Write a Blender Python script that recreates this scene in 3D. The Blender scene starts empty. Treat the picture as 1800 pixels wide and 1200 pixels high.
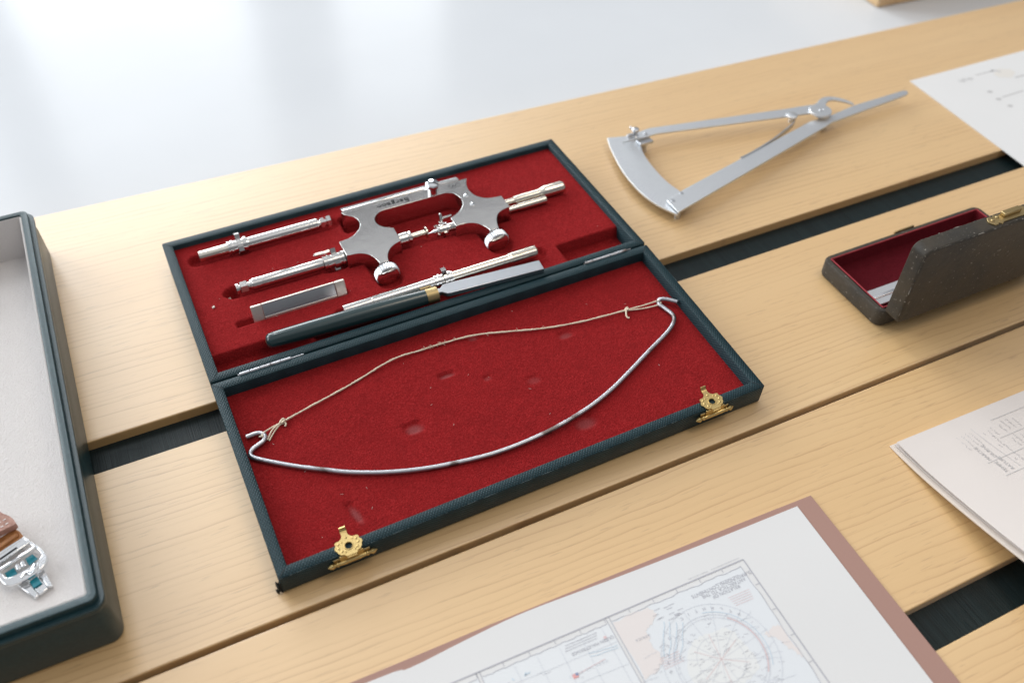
import bpy, bmesh, math, random
from mathutils import Vector, Matrix
random.seed(7)
S = bpy.context.scene
C = S.collection
MM = 0.001

# ------------------------------------------------------------------ camera
cam_d = bpy.data.cameras.new('camera')
cam_d.sensor_width = 36.0
cam_d.lens = 1622.546 / 1800 * 36
cam_d.clip_start = 0.01
cam_d.clip_end = 50
pit, yaw, rol = 0.80677, 0.46114, 0.02344
fw = Vector((math.sin(yaw)*math.cos(pit), math.cos(yaw)*math.cos(pit), -math.sin(pit)))
r0 = fw.cross(Vector((0, 0, 1))).normalized(); u0 = r0.cross(fw)
rr_ = math.cos(rol)*r0 + math.sin(rol)*u0
uu_ = -math.sin(rol)*r0 + math.cos(rol)*u0
cam = bpy.data.objects.new('camera', cam_d); C.objects.link(cam)
mw = Matrix((rr_, uu_, -fw)).transposed().to_4x4(); mw.translation = (0, 0, 0.28823)
cam.matrix_world = mw
cam_d.dof.use_dof = True
cam_d.dof.focus_distance = 0.365
cam_d.dof.aperture_fstop = 9.0
S.camera = cam

# ------------------------------------------------------------------ light
W = bpy.data.worlds.new('World'); S.world = W; W.use_nodes = True
bg = W.node_tree.nodes['Background']
bg.inputs[0].default_value = (0.92, 0.94, 1.0, 1); bg.inputs[1].default_value = 0.34

def window_light(name, loc, target, sx, sy, power, col):
    l = bpy.data.lights.new(name, 'AREA'); l.shape = 'RECTANGLE'; l.size = sx; l.size_y = sy
    l.energy = power; l.color = col
    o = bpy.data.objects.new(name, l); C.objects.link(o); o.location = loc
    o.rotation_euler = (Vector(target)-Vector(loc)).to_track_quat('-Z', 'Y').to_euler()
    return o
T0 = (0.1, 0.3, 0)
WC = (0.93, 0.97, 1.0)
for (wx, wy, ww, z0, z1, rad) in ((0.15, 3.2, 0.75, 0.40, 1.95, 12.5), (1.02, 3.15, 0.40, 0.40, 1.75, 11.0), (-0.66, 3.1, 0.50, 0.40, 1.95, 12.5),
                                  (-2.0, 2.5, 1.3, 0.5, 2.9, 11.0), (-2.9, 1.0, 1.3, 0.5, 2.9, 6.0)):
    hgt = z1-z0; loc = (wx, wy, (z0+z1)/2)      # a row of tall windows behind the table and to its left
    window_light('window_light', loc, (0.1+(wx-.1)*.35, 0.3, loc[2]), ww, hgt, rad*math.pi*ww*hgt, WC)

window_light('sheen_fill_light', (-0.42, 3.0, 3.6), (0.0, 0.35, 0.0), 0.85, 1.5, 11.0*math.pi*1.27, WC)  # unseen high light added to whiten the sheen on the left planks
window_light('ceiling_bounce_fill', (0.5, 1.2, 4.4), (0.5, 1.2, 0), 8.5, 8.5, 0.72*math.pi*72.25, (0.95, 0.97, 1.0))  # broad overhead fill added as ceiling bounce to brighten upward faces
window_light('warm_fill_light', (0.62, 0.02, 1.5), (0.42, 0.1, 0.0), 0.5, 0.5, 6.0, (1.0, 0.87, 0.70))  # unseen warm fill added overhead to brighten the near planks

S.view_settings.view_transform = 'Standard'
S.view_settings.look = 'None'
S.view_settings.exposure = -0.58
S.view_settings.gamma = 1.0
S.view_settings.use_curve_mapping = False
S.render.resolution_x = 1024; S.render.resolution_y = 682

# ------------------------------------------------------------------ materials
class NT:
    def __init__(self, name):
        m = bpy.data.materials.new(name); m.use_nodes = True
        self.m = m; self.t = m.node_tree; self.b = self.t.nodes['Principled BSDF']
    def n(self, typ, **kw):
        nd = self.t.nodes.new(typ)
        for k, v in kw.items():
            if hasattr(nd, k): setattr(nd, k, v)
            else: nd.inputs[k].default_value = v
        return nd
    def l(self, a, b): self.t.links.new(a, b)
    def math(self, op, a, b=None, c=None):
        nd = self.t.nodes.new('ShaderNodeMath'); nd.operation = op
        for i, v in enumerate((a, b, c)):
            if v is None: continue
            if isinstance(v, (int, float)): nd.inputs[i].default_value = v
            else: self.l(v, nd.inputs[i])
        return nd.outputs[0]
    def coords(self, scale=(1, 1, 1), loc=None, rot=(0, 0, 0)):
        tc = self.n('ShaderNodeTexCoord'); mp = self.n('ShaderNodeMapping')
        mp.inputs['Scale'].default_value = scale; mp.inputs['Rotation'].default_value = rot
        self.l(tc.outputs['Object'], mp.inputs['Vector'])
        if loc is not None: self.l(loc, mp.inputs['Location'])
        return mp.outputs[0]
    def noise(self, vec, scale, detail=2, rough=.5, dist=0):
        nd = self.n('ShaderNodeTexNoise'); nd.inputs['Scale'].default_value = scale
        nd.inputs['Detail'].default_value = detail; nd.inputs['Roughness'].default_value = rough
        nd.inputs['Distortion'].default_value = dist
        self.l(vec, nd.inputs['Vector']); return nd.outputs['Fac']
    def ramp(self, fac, stops, interp='LINEAR'):
        nd = self.n('ShaderNodeValToRGB'); cr = nd.color_ramp; cr.interpolation = interp
        while len(cr.elements) < len(stops): cr.elements.new(.5)
        for e, (p, c) in zip(cr.elements, stops):
            e.position = p; e.color = (*c, 1) if len(c) == 3 else c
        self.l(fac, nd.inputs[0]); return nd.outputs[0]
    def mix(self, fac, a, b, mode='MIX'):
        nd = self.n('ShaderNodeMix'); nd.data_type = 'RGBA'; nd.blend_type = mode
        for s, v in ((nd.inputs[0], fac), (nd.inputs[6], a), (nd.inputs[7], b)):
            if isinstance(v, (int, float)): s.default_value = v
            elif isinstance(v, tuple): s.default_value = (*v, 1)
            else: self.l(v, s)
        return nd.outputs[2]
    def bump(self, h, strength, dist):
        nd = self.n('ShaderNodeBump'); nd.inputs['Strength'].default_value = strength
        nd.inputs['Distance'].default_value = dist; self.l(h, nd.inputs['Height'])
        self.l(nd.outputs[0], self.b.inputs['Normal'])
    def set(self, **kw):
        for k, v in kw.items():
            k = k.replace('_', ' ')
            i = self.b.inputs[k]
            if isinstance(v, tuple): i.default_value = (*v, 1)
            elif isinstance(v, (int, float)): i.default_value = v
            else: self.l(v, i)
        return self

MAT = {}
def mk_wood(name, warm=1.0):
    t = NT(name)
    oi = t.n('ShaderNodeObjectInfo')
    cmb = t.n('ShaderNodeCombineXYZ')
    t.l(t.math('MULTIPLY', oi.outputs['Random'], 3.0), cmb.inputs[0]); t.l(t.math('MULTIPLY', oi.outputs['Random'], 7.0), cmb.inputs[2])
    v = t.coords((1, 1, 1), cmb.outputs[0])
    sep = t.n('ShaderNodeSeparateXYZ'); t.l(v, sep.inputs[0])
    warp = t.noise(t.coords((5, 24, 1), cmb.outputs[0]), 1.0, 2)
    ripple = t.noise(t.coords((48, 150, 1), cmb.outputs[0]), 1.0, 2)
    # growth lines: thin, nearly parallel to the board, with a slow drift and a fine ripple
    ph = t.math('MULTIPLY', t.math('ADD', sep.outputs[1], t.math('MULTIPLY', sep.outputs[0], t.math('MULTIPLY', t.math('SUBTRACT', oi.outputs['Random'], .3), .06))), 330.0)
    ph = t.math('ADD', ph, t.math('ADD', t.math('MULTIPLY', warp, 4.2), t.math('MULTIPLY', ripple, .62)))
    lines = t.ramp(t.math('FRACT', ph), [(0.0, (.9, .9, .9)), (0.06, (1, 1, 1)), (0.15, (.25, .25, .25)), (0.5, (0, 0, 0)), (0.96, (0.0, 0.0, 0.0)), (1.0, (.9, .9, .9))])
    lmask = t.ramp(t.noise(t.coords((11, 210, 1), cmb.outputs[0]), 1.0, 2), [(0.38, (0.03,)*3), (0.64, (1, 1, 1))])
    fine = t.noise(t.coords((45, 2200, 1), cmb.outputs[0]), 1.0, 3, .6)
    pore = t.ramp(t.noise(t.coords((95, 1250, 1), cmb.outputs[0]), 1.0, 1), [(0.66, (0, 0, 0)), (0.74, (1, 1, 1))])
    big = t.noise(t.coords((3, 22, 1), cmb.outputs[0]), 1.0, 2)
    base = t.ramp(big, [(0.3, (0.660, 0.418, 0.180)), (0.7, (0.730, 0.495, 0.240))])
    base = t.mix(t.math('MULTIPLY', fine, .35), base, (0.48, 0.285, 0.10))
    base = t.mix(t.math('MULTIPLY', oi.outputs['Random'], .35), base, (0.64, 0.39, 0.14))
    base = t.mix(t.math('MULTIPLY', t.math('MULTIPLY', lines, lmask), .62), base, (0.41, 0.200, 0.055))
    base = t.mix(t.math('MULTIPLY', pore, .38), base, (0.34, 0.18, 0.07))
    t.set(Base_Color=base, Roughness=t.math('ADD', 0.44, t.math('MULTIPLY', fine, .14)))
    t.b.inputs['Specular IOR Level'].default_value = 1.0
    t.b.inputs['Sheen Weight'].default_value = .35; t.b.inputs['Sheen Roughness'].default_value = .35
    t.b.inputs['Coat IOR'].default_value = 1.65; t.b.inputs['Coat Weight'].default_value = 1.0; t.b.inputs['Coat Roughness'].default_value = .40
    t.bump(t.math('ADD', t.math('MULTIPLY', fine, 1.0), t.math('MULTIPLY', pore, -0.6)), 0.16, 0.00025)
    return t.m
MAT['wood'] = mk_wood('pale_wood')

t = NT('dark_board')
v = t.coords((2600, 22, 1)); st = t.noise(v, 1.0, 3, .6); bl = t.noise(t.coords((60, 60, 1)), 1.0, 2)
t.set(Base_Color=t.ramp(st, [(.3, (.0015, .0050, .0055)), (.75, (.012, .024, .026))]), Roughness=t.math('ADD', .28, t.math('MULTIPLY', bl, .25)))
t.b.inputs['Specular IOR Level'].default_value = .25; t.bump(st, .5, .0004); MAT['dark_board'] = t.m

t = NT('white_lacquer'); nz = t.noise(t.coords(), 9, 3)
t.set(Base_Color=t.ramp(nz, [(.3, (.59, .61, .635)), (.7, (.615, .635, .66))]), Roughness=.15); t.b.inputs['Specular IOR Level'].default_value = .05; MAT['white'] = t.m

def mk_felt(name, c0, c1, c2, fibre=3200, nap_amt=.45):
    t = NT(name); v = t.coords()
    g = t.noise(v, fibre, 3, .65); p = t.noise(v, 900, 3, .6); q = t.noise(v, 55, 3, .6)
    col = t.ramp(g, [(.30, c0), (.52, c1), (.75, c2)])
    nap = t.noise(v, 260, 4, .7)
    col = t.mix(t.ramp(nap, [(.35, (nap_amt,)*3), (.62, (0, 0, 0))]), col, tuple(x*.55 for x in c1))
    wear = t.ramp(q, [(.40, (0, 0, 0)), (.75, (nap_amt*.8,)*3)])
    col = t.mix(wear, col, tuple(x*.62 for x in c1))
    col = t.mix(t.math('MULTIPLY', p, .35), col, c2, 'MIX')
    at = t.n('ShaderNodeAttribute', attribute_name='rubbed')
    rb = t.math('MULTIPLY', at.outputs['Fac'], t.math('ADD', .25, g))
    col = t.mix(rb, col, tuple(x*.75+.07 for x in c1))
    t.set(Base_Color=col, Roughness=.95)
    t.b.inputs['Specular IOR Level'].default_value = .08
    t.b.inputs['Sheen Weight'].default_value = .05
    t.b.inputs['Sheen Roughness'].default_value = .5
    t.b.inputs['Sheen Tint'].default_value = (*[min(1, x*2.2+.08) for x in c1], 1)
    t.bump(t.math('ADD', g, t.math('MULTIPLY', p, .8)), .85, .0006)
    return t.m
MAT['felt'] = mk_felt('red_felt', (.140, .0035, .0050), (.265, .0085, .0100), (.43, .036, .038), 1900)
MAT['velvet'] = mk_felt('wine_velvet', (.060, .003, .007), (.105, .006, .012), (.19, .018, .026))
MAT['suede'] = mk_felt('pale_suede', (.64, .605, .59), (.70, .67, .655), (.75, .725, .71), 2600, .03)

def mk_leather(name, base, hi, rough=.42, worn=None, scale=1.0):
    t = NT(name); v = t.coords()
    w1 = t.n('ShaderNodeTexWave'); w1.inputs['Scale'].default_value = 420*scale; w1.inputs['Distortion'].default_value = 1.5
    w2 = t.n('ShaderNodeTexWave'); w2.inputs['Scale'].default_value = 420*scale; w2.inputs['Distortion'].default_value = 1.5
    t.l(t.coords((1, 1, 1), rot=(.75, .15, .85)), w1.inputs['Vector']); t.l(t.coords((1, 1, 1), rot=(-.75, .2, -.75)), w2.inputs['Vector'])
    weave = t.math('MULTIPLY', w1.outputs['Fac'], w2.outputs['Fac'])
    g = t.noise(v, 1500, 2)
    col = t.mix(t.math('MULTIPLY', weave, .9) if not worn else t.noise(v, 300, 3, .6), base, hi)
    if worn:
        sp = t.ramp(t.noise(v, 700, 3, .7), [(.645, (0, 0, 0)), (.71, (1, 1, 1))])
        bro = t.ramp(t.noise(v, 45, 3, .6), [(.30, (.1, .1, .1)), (.6, (1, 1, 1))])
        col = t.mix(t.math('MULTIPLY', bro, .42), col, tuple(x*1.0 for x in worn[0]))
        col = t.mix(t.math('MULTIPLY', sp, .75), col, worn[1])
    else:
        sp = t.ramp(t.noise(v, 1100, 2, .7), [(.745, (0, 0, 0)), (.78, (1, 1, 1))])
        col = t.mix(t.math('MULTIPLY', sp, .5), col, (.25, .27, .28))
    t.set(Base_Color=col, Roughness=rough)
    t.b.inputs['Specular IOR Level'].default_value = .28
    t.bump(t.math('ADD', weave if not worn else t.noise(v, 420, 3, .65), t.math('MULTIPLY', g, .6)), .55, .0003)
    return t.m
MAT['leather'] = mk_leather('green_leatherette', (.0045, .020, .026), (.018, .060, .073), .46)
MAT['worn_leather'] = mk_leather('worn_black_leather', (.014, .016, .017), (.040, .042, .042), .5, ((.095, .070, .042), (.34, .31, .27)), .8)
t = NT('lip_wear'); nz = t.noise(t.coords(), 600, 3)
t.set(Base_Color=t.ramp(nz, [(.4, (.03, .03, .03)), (.6, (.22, .20, .17))]), Roughness=.7); MAT['wear'] = t.m

def mk_metal(name, col, rough, var=.06, scr=0.0, brushed=None, wave=.10):
    t = NT(name); v = t.coords()
    n1 = t.noise(v, 220, 3, .6); n2 = t.noise(t.coords(brushed or (300, 2500, 300)), 1.0, 3)
    t.set(Base_Color=t.mix(t.math('MULTIPLY', n1, .35), col, tuple(x*.72 for x in col)), Metallic=1.0,
          Roughness=t.math('ADD', rough, t.math('MULTIPLY', t.math('SUBTRACT', n1, .4), var)))
    wv = t.noise(v, 85, 2)
    if scr: t.bump(t.math('ADD', t.math('MULTIPLY', n2, scr*.22), t.math('MULTIPLY', wv, wave)), 1.0, .0005)
    return t.m
MAT['chrome'] = mk_metal('nickel_plate', (.76, .745, .725), .13, .10, .04)
MAT['warm_nickel'] = mk_metal('warm_nickel', (.78, .73, .64), .22, .1, .05)
MAT['steel'] = mk_metal('brushed_steel', (.66, .68, .71), .30, .1, .12)
MAT['satin'] = mk_metal('satin_steel', (.76, .78, .80), .45, .1, .15)
MAT['wire'] = mk_metal('grey_wire', (.50, .51, .54), .36, .25, .35, (900, 900, 900))
_t = NT('stained_wire'); _v = _t.coords(); _n = _t.noise(_v, 95, 3, .6); _f = _t.noise(_v, 900, 2)
_t.set(Base_Color=_t.mix(_t.ramp(_n, [(.56, (0, 0, 0)), (.66, (1, 1, 1))]), (.50, .51, .54), (.20, .17, .16)), Metallic=1.0, Roughness=_t.math('ADD', .30, _t.math('MULTIPLY', _n, .22)))
_t.bump(_f, .5, .00015); MAT['wire'] = _t.m
MAT['brass'] = mk_metal('gilt_brass', (.66, .49, .21), .36, .2, .25, (900, 900, 900))
MAT['oldbrass'] = mk_metal('old_brass', (.50, .38, .19), .40, .2, .2)
MAT['nickel_end'] = mk_metal('matt_nickel', (.84, .79, .72), .42, .1, .05)
MAT['polished'] = mk_metal('polished_steel', (.86, .87, .88), .07, .04)
MAT['engrave'] = NT('engraving').set(Base_Color=(.012, .014, .016), Roughness=.8, Specular_IOR_Level=.1).m

t = NT('green_handle'); nz = t.noise(t.coords((20, 600, 600)), 1, 3)
t.set(Base_Color=t.ramp(nz, [(.3, (.010, .028, .030)), (.75, (.022, .050, .054))]), Roughness=.24)
t.b.inputs['Coat Weight'].default_value = .35; t.bump(nz, .12, .0002); MAT['handle'] = t.m
t = NT('green_lacquer'); nz = t.noise(t.coords(), 900, 2)
t.set(Base_Color=t.ramp(nz, [(.4, (.008, .034, .042)), (.7, (.014, .046, .054))]), Roughness=.34); t.bump(nz, .2, .0002); MAT['lacquer'] = t.m
t = NT('twine'); v = t.coords(); nz = t.noise(v, 1800, 2)
t.set(Base_Color=t.ramp(nz, [(.3, (.66, .55, .40)), (.7, (.86, .78, .63))]), Roughness=.9); t.bump(nz, .8, .0003); MAT['twine'] = t.m
def mk_paper(name, c, r=.75):
    t = NT(name); v = t.coords(); n1 = t.noise(v, 1200, 2); n2 = t.noise(v, 14, 3)
    a = t.ramp(n2, [(.3, tuple(x*.965 for x in c)), (.7, c)])
    t.set(Base_Color=t.mix(t.math('MULTIPLY', n1, .06), a, (.5, .48, .45)), Roughness=r); t.bump(n1, .12, .0001); return t.m
MAT['paper'] = mk_paper('white_paper', (.69, .685, .68))
MAT['letter'] = mk_paper('letter_paper', (.655, .600, .565))
MAT['cream'] = mk_paper('cream_card', (.70, .62, .55))
MAT['brown'] = mk_paper('brown_card', (.360, .205, .165))
def flat(name, c, r=.8): return NT(name).set(Base_Color=c, Roughness=r).m
MAT['ink'] = flat('ink_grey', (.42, .42, .46)); MAT['ink_l'] = flat('ink_light', (.56, .58, .63)); MAT['ink_p'] = flat('pencil', (.43, .42, .42)); MAT['ink_pl'] = flat('pencil_light', (.50, .49, .485))
MAT['ink_b'] = flat('ink_blue', (.52, .62, .70)); MAT['ink_r'] = flat('ink_red', (.68, .50, .50)); MAT['sea'] = flat('map_sea', (.675, .695, .715)); MAT['land'] = flat('map_land', (.70, .65, .63)); MAT['ice'] = flat('map_ice', (.705, .71, .70)); MAT['inset'] = flat('map_inset', (.69, .705, .72)); MAT['flag_r'] = flat('flag_red', (.70, .34, .33)); MAT['flag_b'] = flat('flag_blue', (.20, .26, .40)); MAT['stain'] = flat('paper_stain', (.66, .63, .59))
t = NT('tan_leather'); nz = t.noise(t.coords(), 500, 3)
t.set(Base_Color=t.ramp(nz, [(.3, (.27, .10, .025)), (.7, (.40, .17, .05))]), Roughness=.5); t.bump(nz, .3, .0003); MAT['tan'] = t.m
t = NT('pink_brown_leather'); nz = t.noise(t.coords(), 600, 3)
t.set(Base_Color=t.ramp(nz, [(.3, (.25, .12, .085)), (.7, (.40, .22, .17))]), Roughness=.6); t.bump(nz, .6, .0006); MAT['strap'] = t.m
MAT['teal'] = NT('teal_film').set(Base_Color=(.01, .20, .26), Roughness=.15).m
MAT['black'] = flat('black_cloth', (.012, .014, .014)); MAT['lint'] = flat('white_lint', (.7, .66, .6)); MAT['piping'] = flat('pale_piping', (.72, .69, .67)); MAT['redpipe'] = flat('red_piping', (.33, .03, .04))

# ------------------------------------------------------------------ mesh helpers (units: millimetres in a frame)
class M:
    def __init__(s): s.v = []; s.f = []
    def add(s, vs, fs):
        o = len(s.v); s.v += [tuple(p) for p in vs]; s.f += [tuple(i+o for i in f) for f in fs]
    def box(s, x0, x1, y0, y1, z0, z1):
        s.add([(x, y, z) for z in (z0, z1) for y in (y0, y1) for x in (x0, x1)],
              [(0, 2, 3, 1), (4, 5, 7, 6), (0, 1, 5, 4), (2, 6, 7, 3), (0, 4, 6, 2), (1, 3, 7, 5)])
    def obox(s, c, ax, ay, az):   # oriented box: centre and three half-axis vectors
        c, ax, ay, az = map(Vector, (c, ax, ay, az))
        s.add([c+ax*i+ay*j+az*k for k in (-1, 1) for j in (-1, 1) for i in (-1, 1)],
              [(0, 2, 3, 1), (4, 5, 7, 6), (0, 1, 5, 4), (2, 6, 7, 3), (0, 4, 6, 2), (1, 3, 7, 5)])
    def prism(s, pts, z0, z1):
        n = len(pts)
        a = sum(pts[i][0]*pts[(i+1) % n][1]-pts[(i+1) % n][0]*pts[i][1] for i in range(n))
        if a < 0: pts = pts[::-1]
        zf0 = z0 if callable(z0) else (lambda x, y: z0); zf1 = z1 if callable(z1) else (lambda x, y: z1)
        s.add([(x, y, zf0(x, y)) for x, y in pts]+[(x, y, zf1(x, y)) for x, y in pts],
              [tuple(range(n-1, -1, -1)), tuple(range(n, 2*n))]+[(i, (i+1) % n, n+(i+1) % n, n+i) for i in range(n)])
    def lathe(s, prof, p, axis, seg=32, knurl=0.0, phase=0.0):
        p = Vector(p); a = Vector(axis).normalized()
        u = a.cross(Vector((0, 0, 1)))
        if u.length < .1: u = Vector((1, 0, 0))
        u.normalize(); w = a.cross(u)
        vs = []; fs = []
        for q in prof:
            t_, r_ = q[0], max(q[1], 1e-4); kn = q[2] if len(q) > 2 else 0
            for i in range(seg):
                g = 2*math.pi*i/seg+phase; rr = r_*(1+(kn if i % 2 else 0))
                vs.append(p+a*t_+u*(rr*math.cos(g))+w*(rr*math.sin(g)))
        for k in range(len(prof)-1):
            for i in range(seg):
                j = (i+1) % seg
                fs.append((k*seg+i, k*seg+j, (k+1)*seg+j, (k+1)*seg+i))
        fs.append(tuple(range(seg-1, -1, -1))); fs.append(tuple((len(prof)-1)*seg+i for i in range(seg)))
        s.add(vs, fs)
    def tube(s, path, r, seg=8):
        P = [Vector(q) for q in path]; n = len(P)
        R_ = r if callable(r) else (lambda k: r)
        tg = [(P[min(i+1, n-1)]-P[max(i-1, 0)]).normalized() for i in range(n)]
        u = tg[0].cross(Vector((0, 0, 1)))
        if u.length < .05: u = Vector((1, 0, 0))
        u.normalize(); vs = []; fs = []
        for i in range(n):
            u = (u-tg[i]*u.dot(tg[i])).normalized(); w = tg[i].cross(u)
            for k in range(seg):
                g = 2*math.pi*k/seg; vs.append(P[i]+(u*math.cos(g)+w*math.sin(g))*R_(i/(n-1)))
        for i in range(n-1):
            for k in range(seg):
                j = (k+1) % seg; fs.append((i*seg+k, i*seg+j, (i+1)*seg+j, (i+1)*seg+k))
        fs.append(tuple(range(seg-1, -1, -1))); fs.append(tuple((n-1)*seg+k for k in range(seg)))
        s.add(vs, fs)
    def rloft(s, rect, r, prof, seg=5, xf=None, cap0=True, cap1=True):  # rounded-rectangle rings: prof = (inset, z)
        x0, x1, y0, y1 = rect; vs = []; fs = []; n = 4*(seg+1)
        for q in prof:
            o, z = q[0], q[1]; rr = max(r-o, .15) if len(q) < 3 else q[2]
            for (cx, cy, a0) in ((x1-o-rr, y1-o-rr, 0), (x0+o+rr, y1-o-rr, 90), (x0+o+rr, y0+o+rr, 180), (x1-o-rr, y0+o+rr, 270)):
                for k in range(seg+1):
                    g = math.radians(a0+90*k/seg); p = (cx+rr*math.cos(g), cy+rr*math.sin(g), z)
                    vs.append(xf(*p) if xf else p)
        for k in range(len(prof)-1):
            for i in range(n):
                j = (i+1) % n; fs.append((k*n+i, k*n+j, (k+1)*n+j, (k+1)*n+i))
        if cap0: fs.append(tuple(range(n-1, -1, -1)))
        if cap1: fs.append(tuple((len(prof)-1)*n+i for i in range(n)))
        s.add(vs, fs)
    def grid(s, x0, x1, nx, y0, y1, ny, zf):
        vs = []; fs = []
        for j in range(ny+1):
            for i in range(nx+1):
                x = x0+(x1-x0)*i/nx; y = y0+(y1-y0)*j/ny; vs.append((x, y, zf(x, y)))
        for j in range(ny):
            for i in range(nx):
                a = j*(nx+1)+i; fs.append((a, a+1, a+nx+2, a+nx+1))
        s.add(vs, fs)
    def strip(s, pts, w, z):      # flat printed line
        P = [Vector((a, b, 0)) for a, b in pts]; n = len(P); vs = []; fs = []
        for i in range(n):
            d = P[min(i+1, n-1)]-P[max(i-1, 0)]; d.normalize(); q = Vector((-d.y, d.x, 0))*(w/2)
            vs += [(P[i].x-q.x, P[i].y-q.y, z), (P[i].x+q.x, P[i].y+q.y, z)]
        for i in range(n-1): fs.append((2*i, 2*i+2, 2*i+3, 2*i+1))
        s.add(vs, fs)
    def poly(s, pts, z):
        n = len(pts); a = sum(pts[i][0]*pts[(i+1) % n][1]-pts[(i+1) % n][0]*pts[i][1] for i in range(n))
        if a < 0: pts = pts[::-1]
        s.add([(x, y, z) for x, y in pts], [tuple(range(n))])
    def build(s, name, mat, parent=None, base=None, bevel=0, sharp=35, segs=2, recalc=True):
        b = Vector(base) if base is not None else Vector(parent['base'] if parent is not None and 'base' in parent else (0, 0, 0))
        me = bpy.data.meshes.new(name)
        me.from_pydata([((x-b.x)*MM, (y-b.y)*MM, (z-b.z)*MM) for x, y, z in s.v], [], s.f)
        if recalc:
            bm = bmesh.new(); bm.from_mesh(me); bmesh.ops.recalc_face_normals(bm, faces=bm.faces); bm.to_mesh(me); bm.free()
        me.materials.append(MAT[mat] if isinstance(mat, str) else mat)
        me.shade_smooth(); me.set_sharp_from_angle(angle=math.radians(sharp))
        o = bpy.data.objects.new(name, me); C.objects.link(o)
        if parent is not None: o.parent = parent
        elif base is not None: o.location = b*MM
        if bevel:
            md = o.modifiers.new('bevel', 'BEVEL'); md.width = bevel*MM; md.segments = segs; md.limit_method = 'ANGLE'; md.angle_limit = math.radians(32); md.harden_normals = False
        return o
def cat_rom(pts, n=8):
    P = [Vector(p) for p in pts]; out = []
    for i in range(len(P)-1):
        a, b, c, d = P[max(i-1, 0)], P[i], P[i+1], P[min(i+2, len(P)-1)]
        for k in range(n):
            t_ = k/n
            out.append(.5*((2*b)+(c-a)*t_+(2*a-5*b+4*c-d)*t_*t_+(3*b-a-3*c+d)*t_**3))
    out.append(P[-1]); return out
def tag(o, label=None, cat=None, group=None, kind=None):
    if label: o['label'] = label
    if cat: o['category'] = cat
    if group: o['group'] = group
    if kind: o['kind'] = kind
    return o
BX, BY, TH, TILT = 0.09961, 0.26484, 0.01069, math.radians(2.5845)
F_TABLE = Matrix.Identity(4)
F_TRAY = Matrix.Translation((BX, BY, 0)) @ Matrix.Rotation(TH, 4, 'Z')
F_LID = F_TRAY @ Matrix.Translation((0, 0, .01396)) @ Matrix.Rotation(TILT, 4, 'X')
def thing(name, label, cat, frame=F_TABLE, base=(0, 0, 0), group=None):
    o = bpy.data.objects.new(name, None); C.objects.link(o); o.empty_display_size = .01
    o.matrix_world = frame @ Matrix.Translation(Vector(base)*MM)
    o['base'] = [float(q) for q in base]
    return tag(o, label, cat, group)
def text_obj(name, body, size, loc, rotz, mat, parent, align='CENTER', spacing=1.0, extr=0.0, line=1.0, shear=0.0, fat=0.0):
    cu = bpy.data.curves.new(name, 'FONT'); cu.body = body; cu.size = size; cu.align_x = align; cu.align_y = 'CENTER'
    cu.space_character = spacing; cu.space_line = line; cu.shear = shear; cu.resolution_u = 3; cu.offset = fat
    tmp = bpy.data.objects.new('tmp', cu); C.objects.link(tmp); bpy.context.view_layer.update()
    me = bpy.data.meshes.new_from_object(tmp.evaluated_get(bpy.context.evaluated_depsgraph_get()))
    C.objects.unlink(tmp); bpy.data.objects.remove(tmp)
    b = Vector(parent['base'] if 'base' in parent else (0, 0, 0))
    me.transform(Matrix.Translation((Vector(loc)-b)*MM) @ Matrix.Rotation(rotz, 4, 'Z') @ Matrix.Scale(MM, 4))
    me.materials.clear(); me.materials.append(MAT[mat]); me.name = name
    o = bpy.data.objects.new(name, me); C.objects.link(o); o.parent = parent
    return o
def sstep(a, b, x):
    t_ = min(1, max(0, (x-a)/(b-a))); return t_*t_*(3-2*t_)
def cap_d(x, y, x0, y0, x1, y1):
    dx, dy = x1-x0, y1-y0; q = max(0, min(1, ((x-x0)*dx+(y-y0)*dy)/(dx*dx+dy*dy+1e-9)))
    return math.hypot(x-x0-dx*q, y-y0-dy*q)
def rec_d(x, y, x0, x1, y0, y1):
    return math.hypot(max(x0-x, 0, x-x1), max(y0-y, 0, y-y1))

# ------------------------------------------------------------------ the setting
m = M(); m.box(-4000, 5000, -1500, 6000, -60, -25)
tag(m.build('white_surface', 'white', base=(0, 0, -25)), kind='structure')
m = M(); m.box(-900, 1300, -120, 392, -24, -4.6)
table = tag(m.build('table', 'dark_board', base=(0, 0, -24)), kind='structure')
table['base'] = [0.0, 0.0, -24.0]
X0, X1 = -900, 1300
far = lambda x: 418.5-0.0425*x
planks = [([(X0, 266.7), (X1, 266.7), (X1, far(X1)), (X0, far(X0))], 3), ([(X0, 163.9), (X1, 163.9), (X1, 250.3), (X0, 250.3)], 5),
          ([(X0, 76.6), (X1, 76.6), (X1, 161.6), (X0, 161.6)], 7), ([(X0, -24), (X1, -24), (X1, 61.7), (X0, 61.7)], 9)]
for pts, sd in planks:
    m = M(); m.prism(pts, -23.4, 0)
    o = m.build('plank', 'wood', table, bevel=.55, segs=3)
m = M(); m.prism([(519.2, 461.2), (670, 450.5), (674, 560), (521, 575)], -24.9, 26)
tag(m.build('wooden_block', 'wood', base=(519, 461, -24.9), bevel=1.2), 'pale wooden block standing on the white surface behind the planks', 'block')

# ------------------------------------------------------------------ tool case
case = thing('tool_case', 'open dark green leatherette case lined in red felt, holding nickel turning tools', 'tool case', F_TRAY)
m = M(); m.rloft((-100, 100, .45, 93), .9, [(.5, 0), (0, .5), (0, 13.75), (.22, 14), (3.95, 14), (4.15, 13.8), (4.15, 1.5)], 3)
tray = m.build('tray', 'leather', case, sharp=50)
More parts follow.
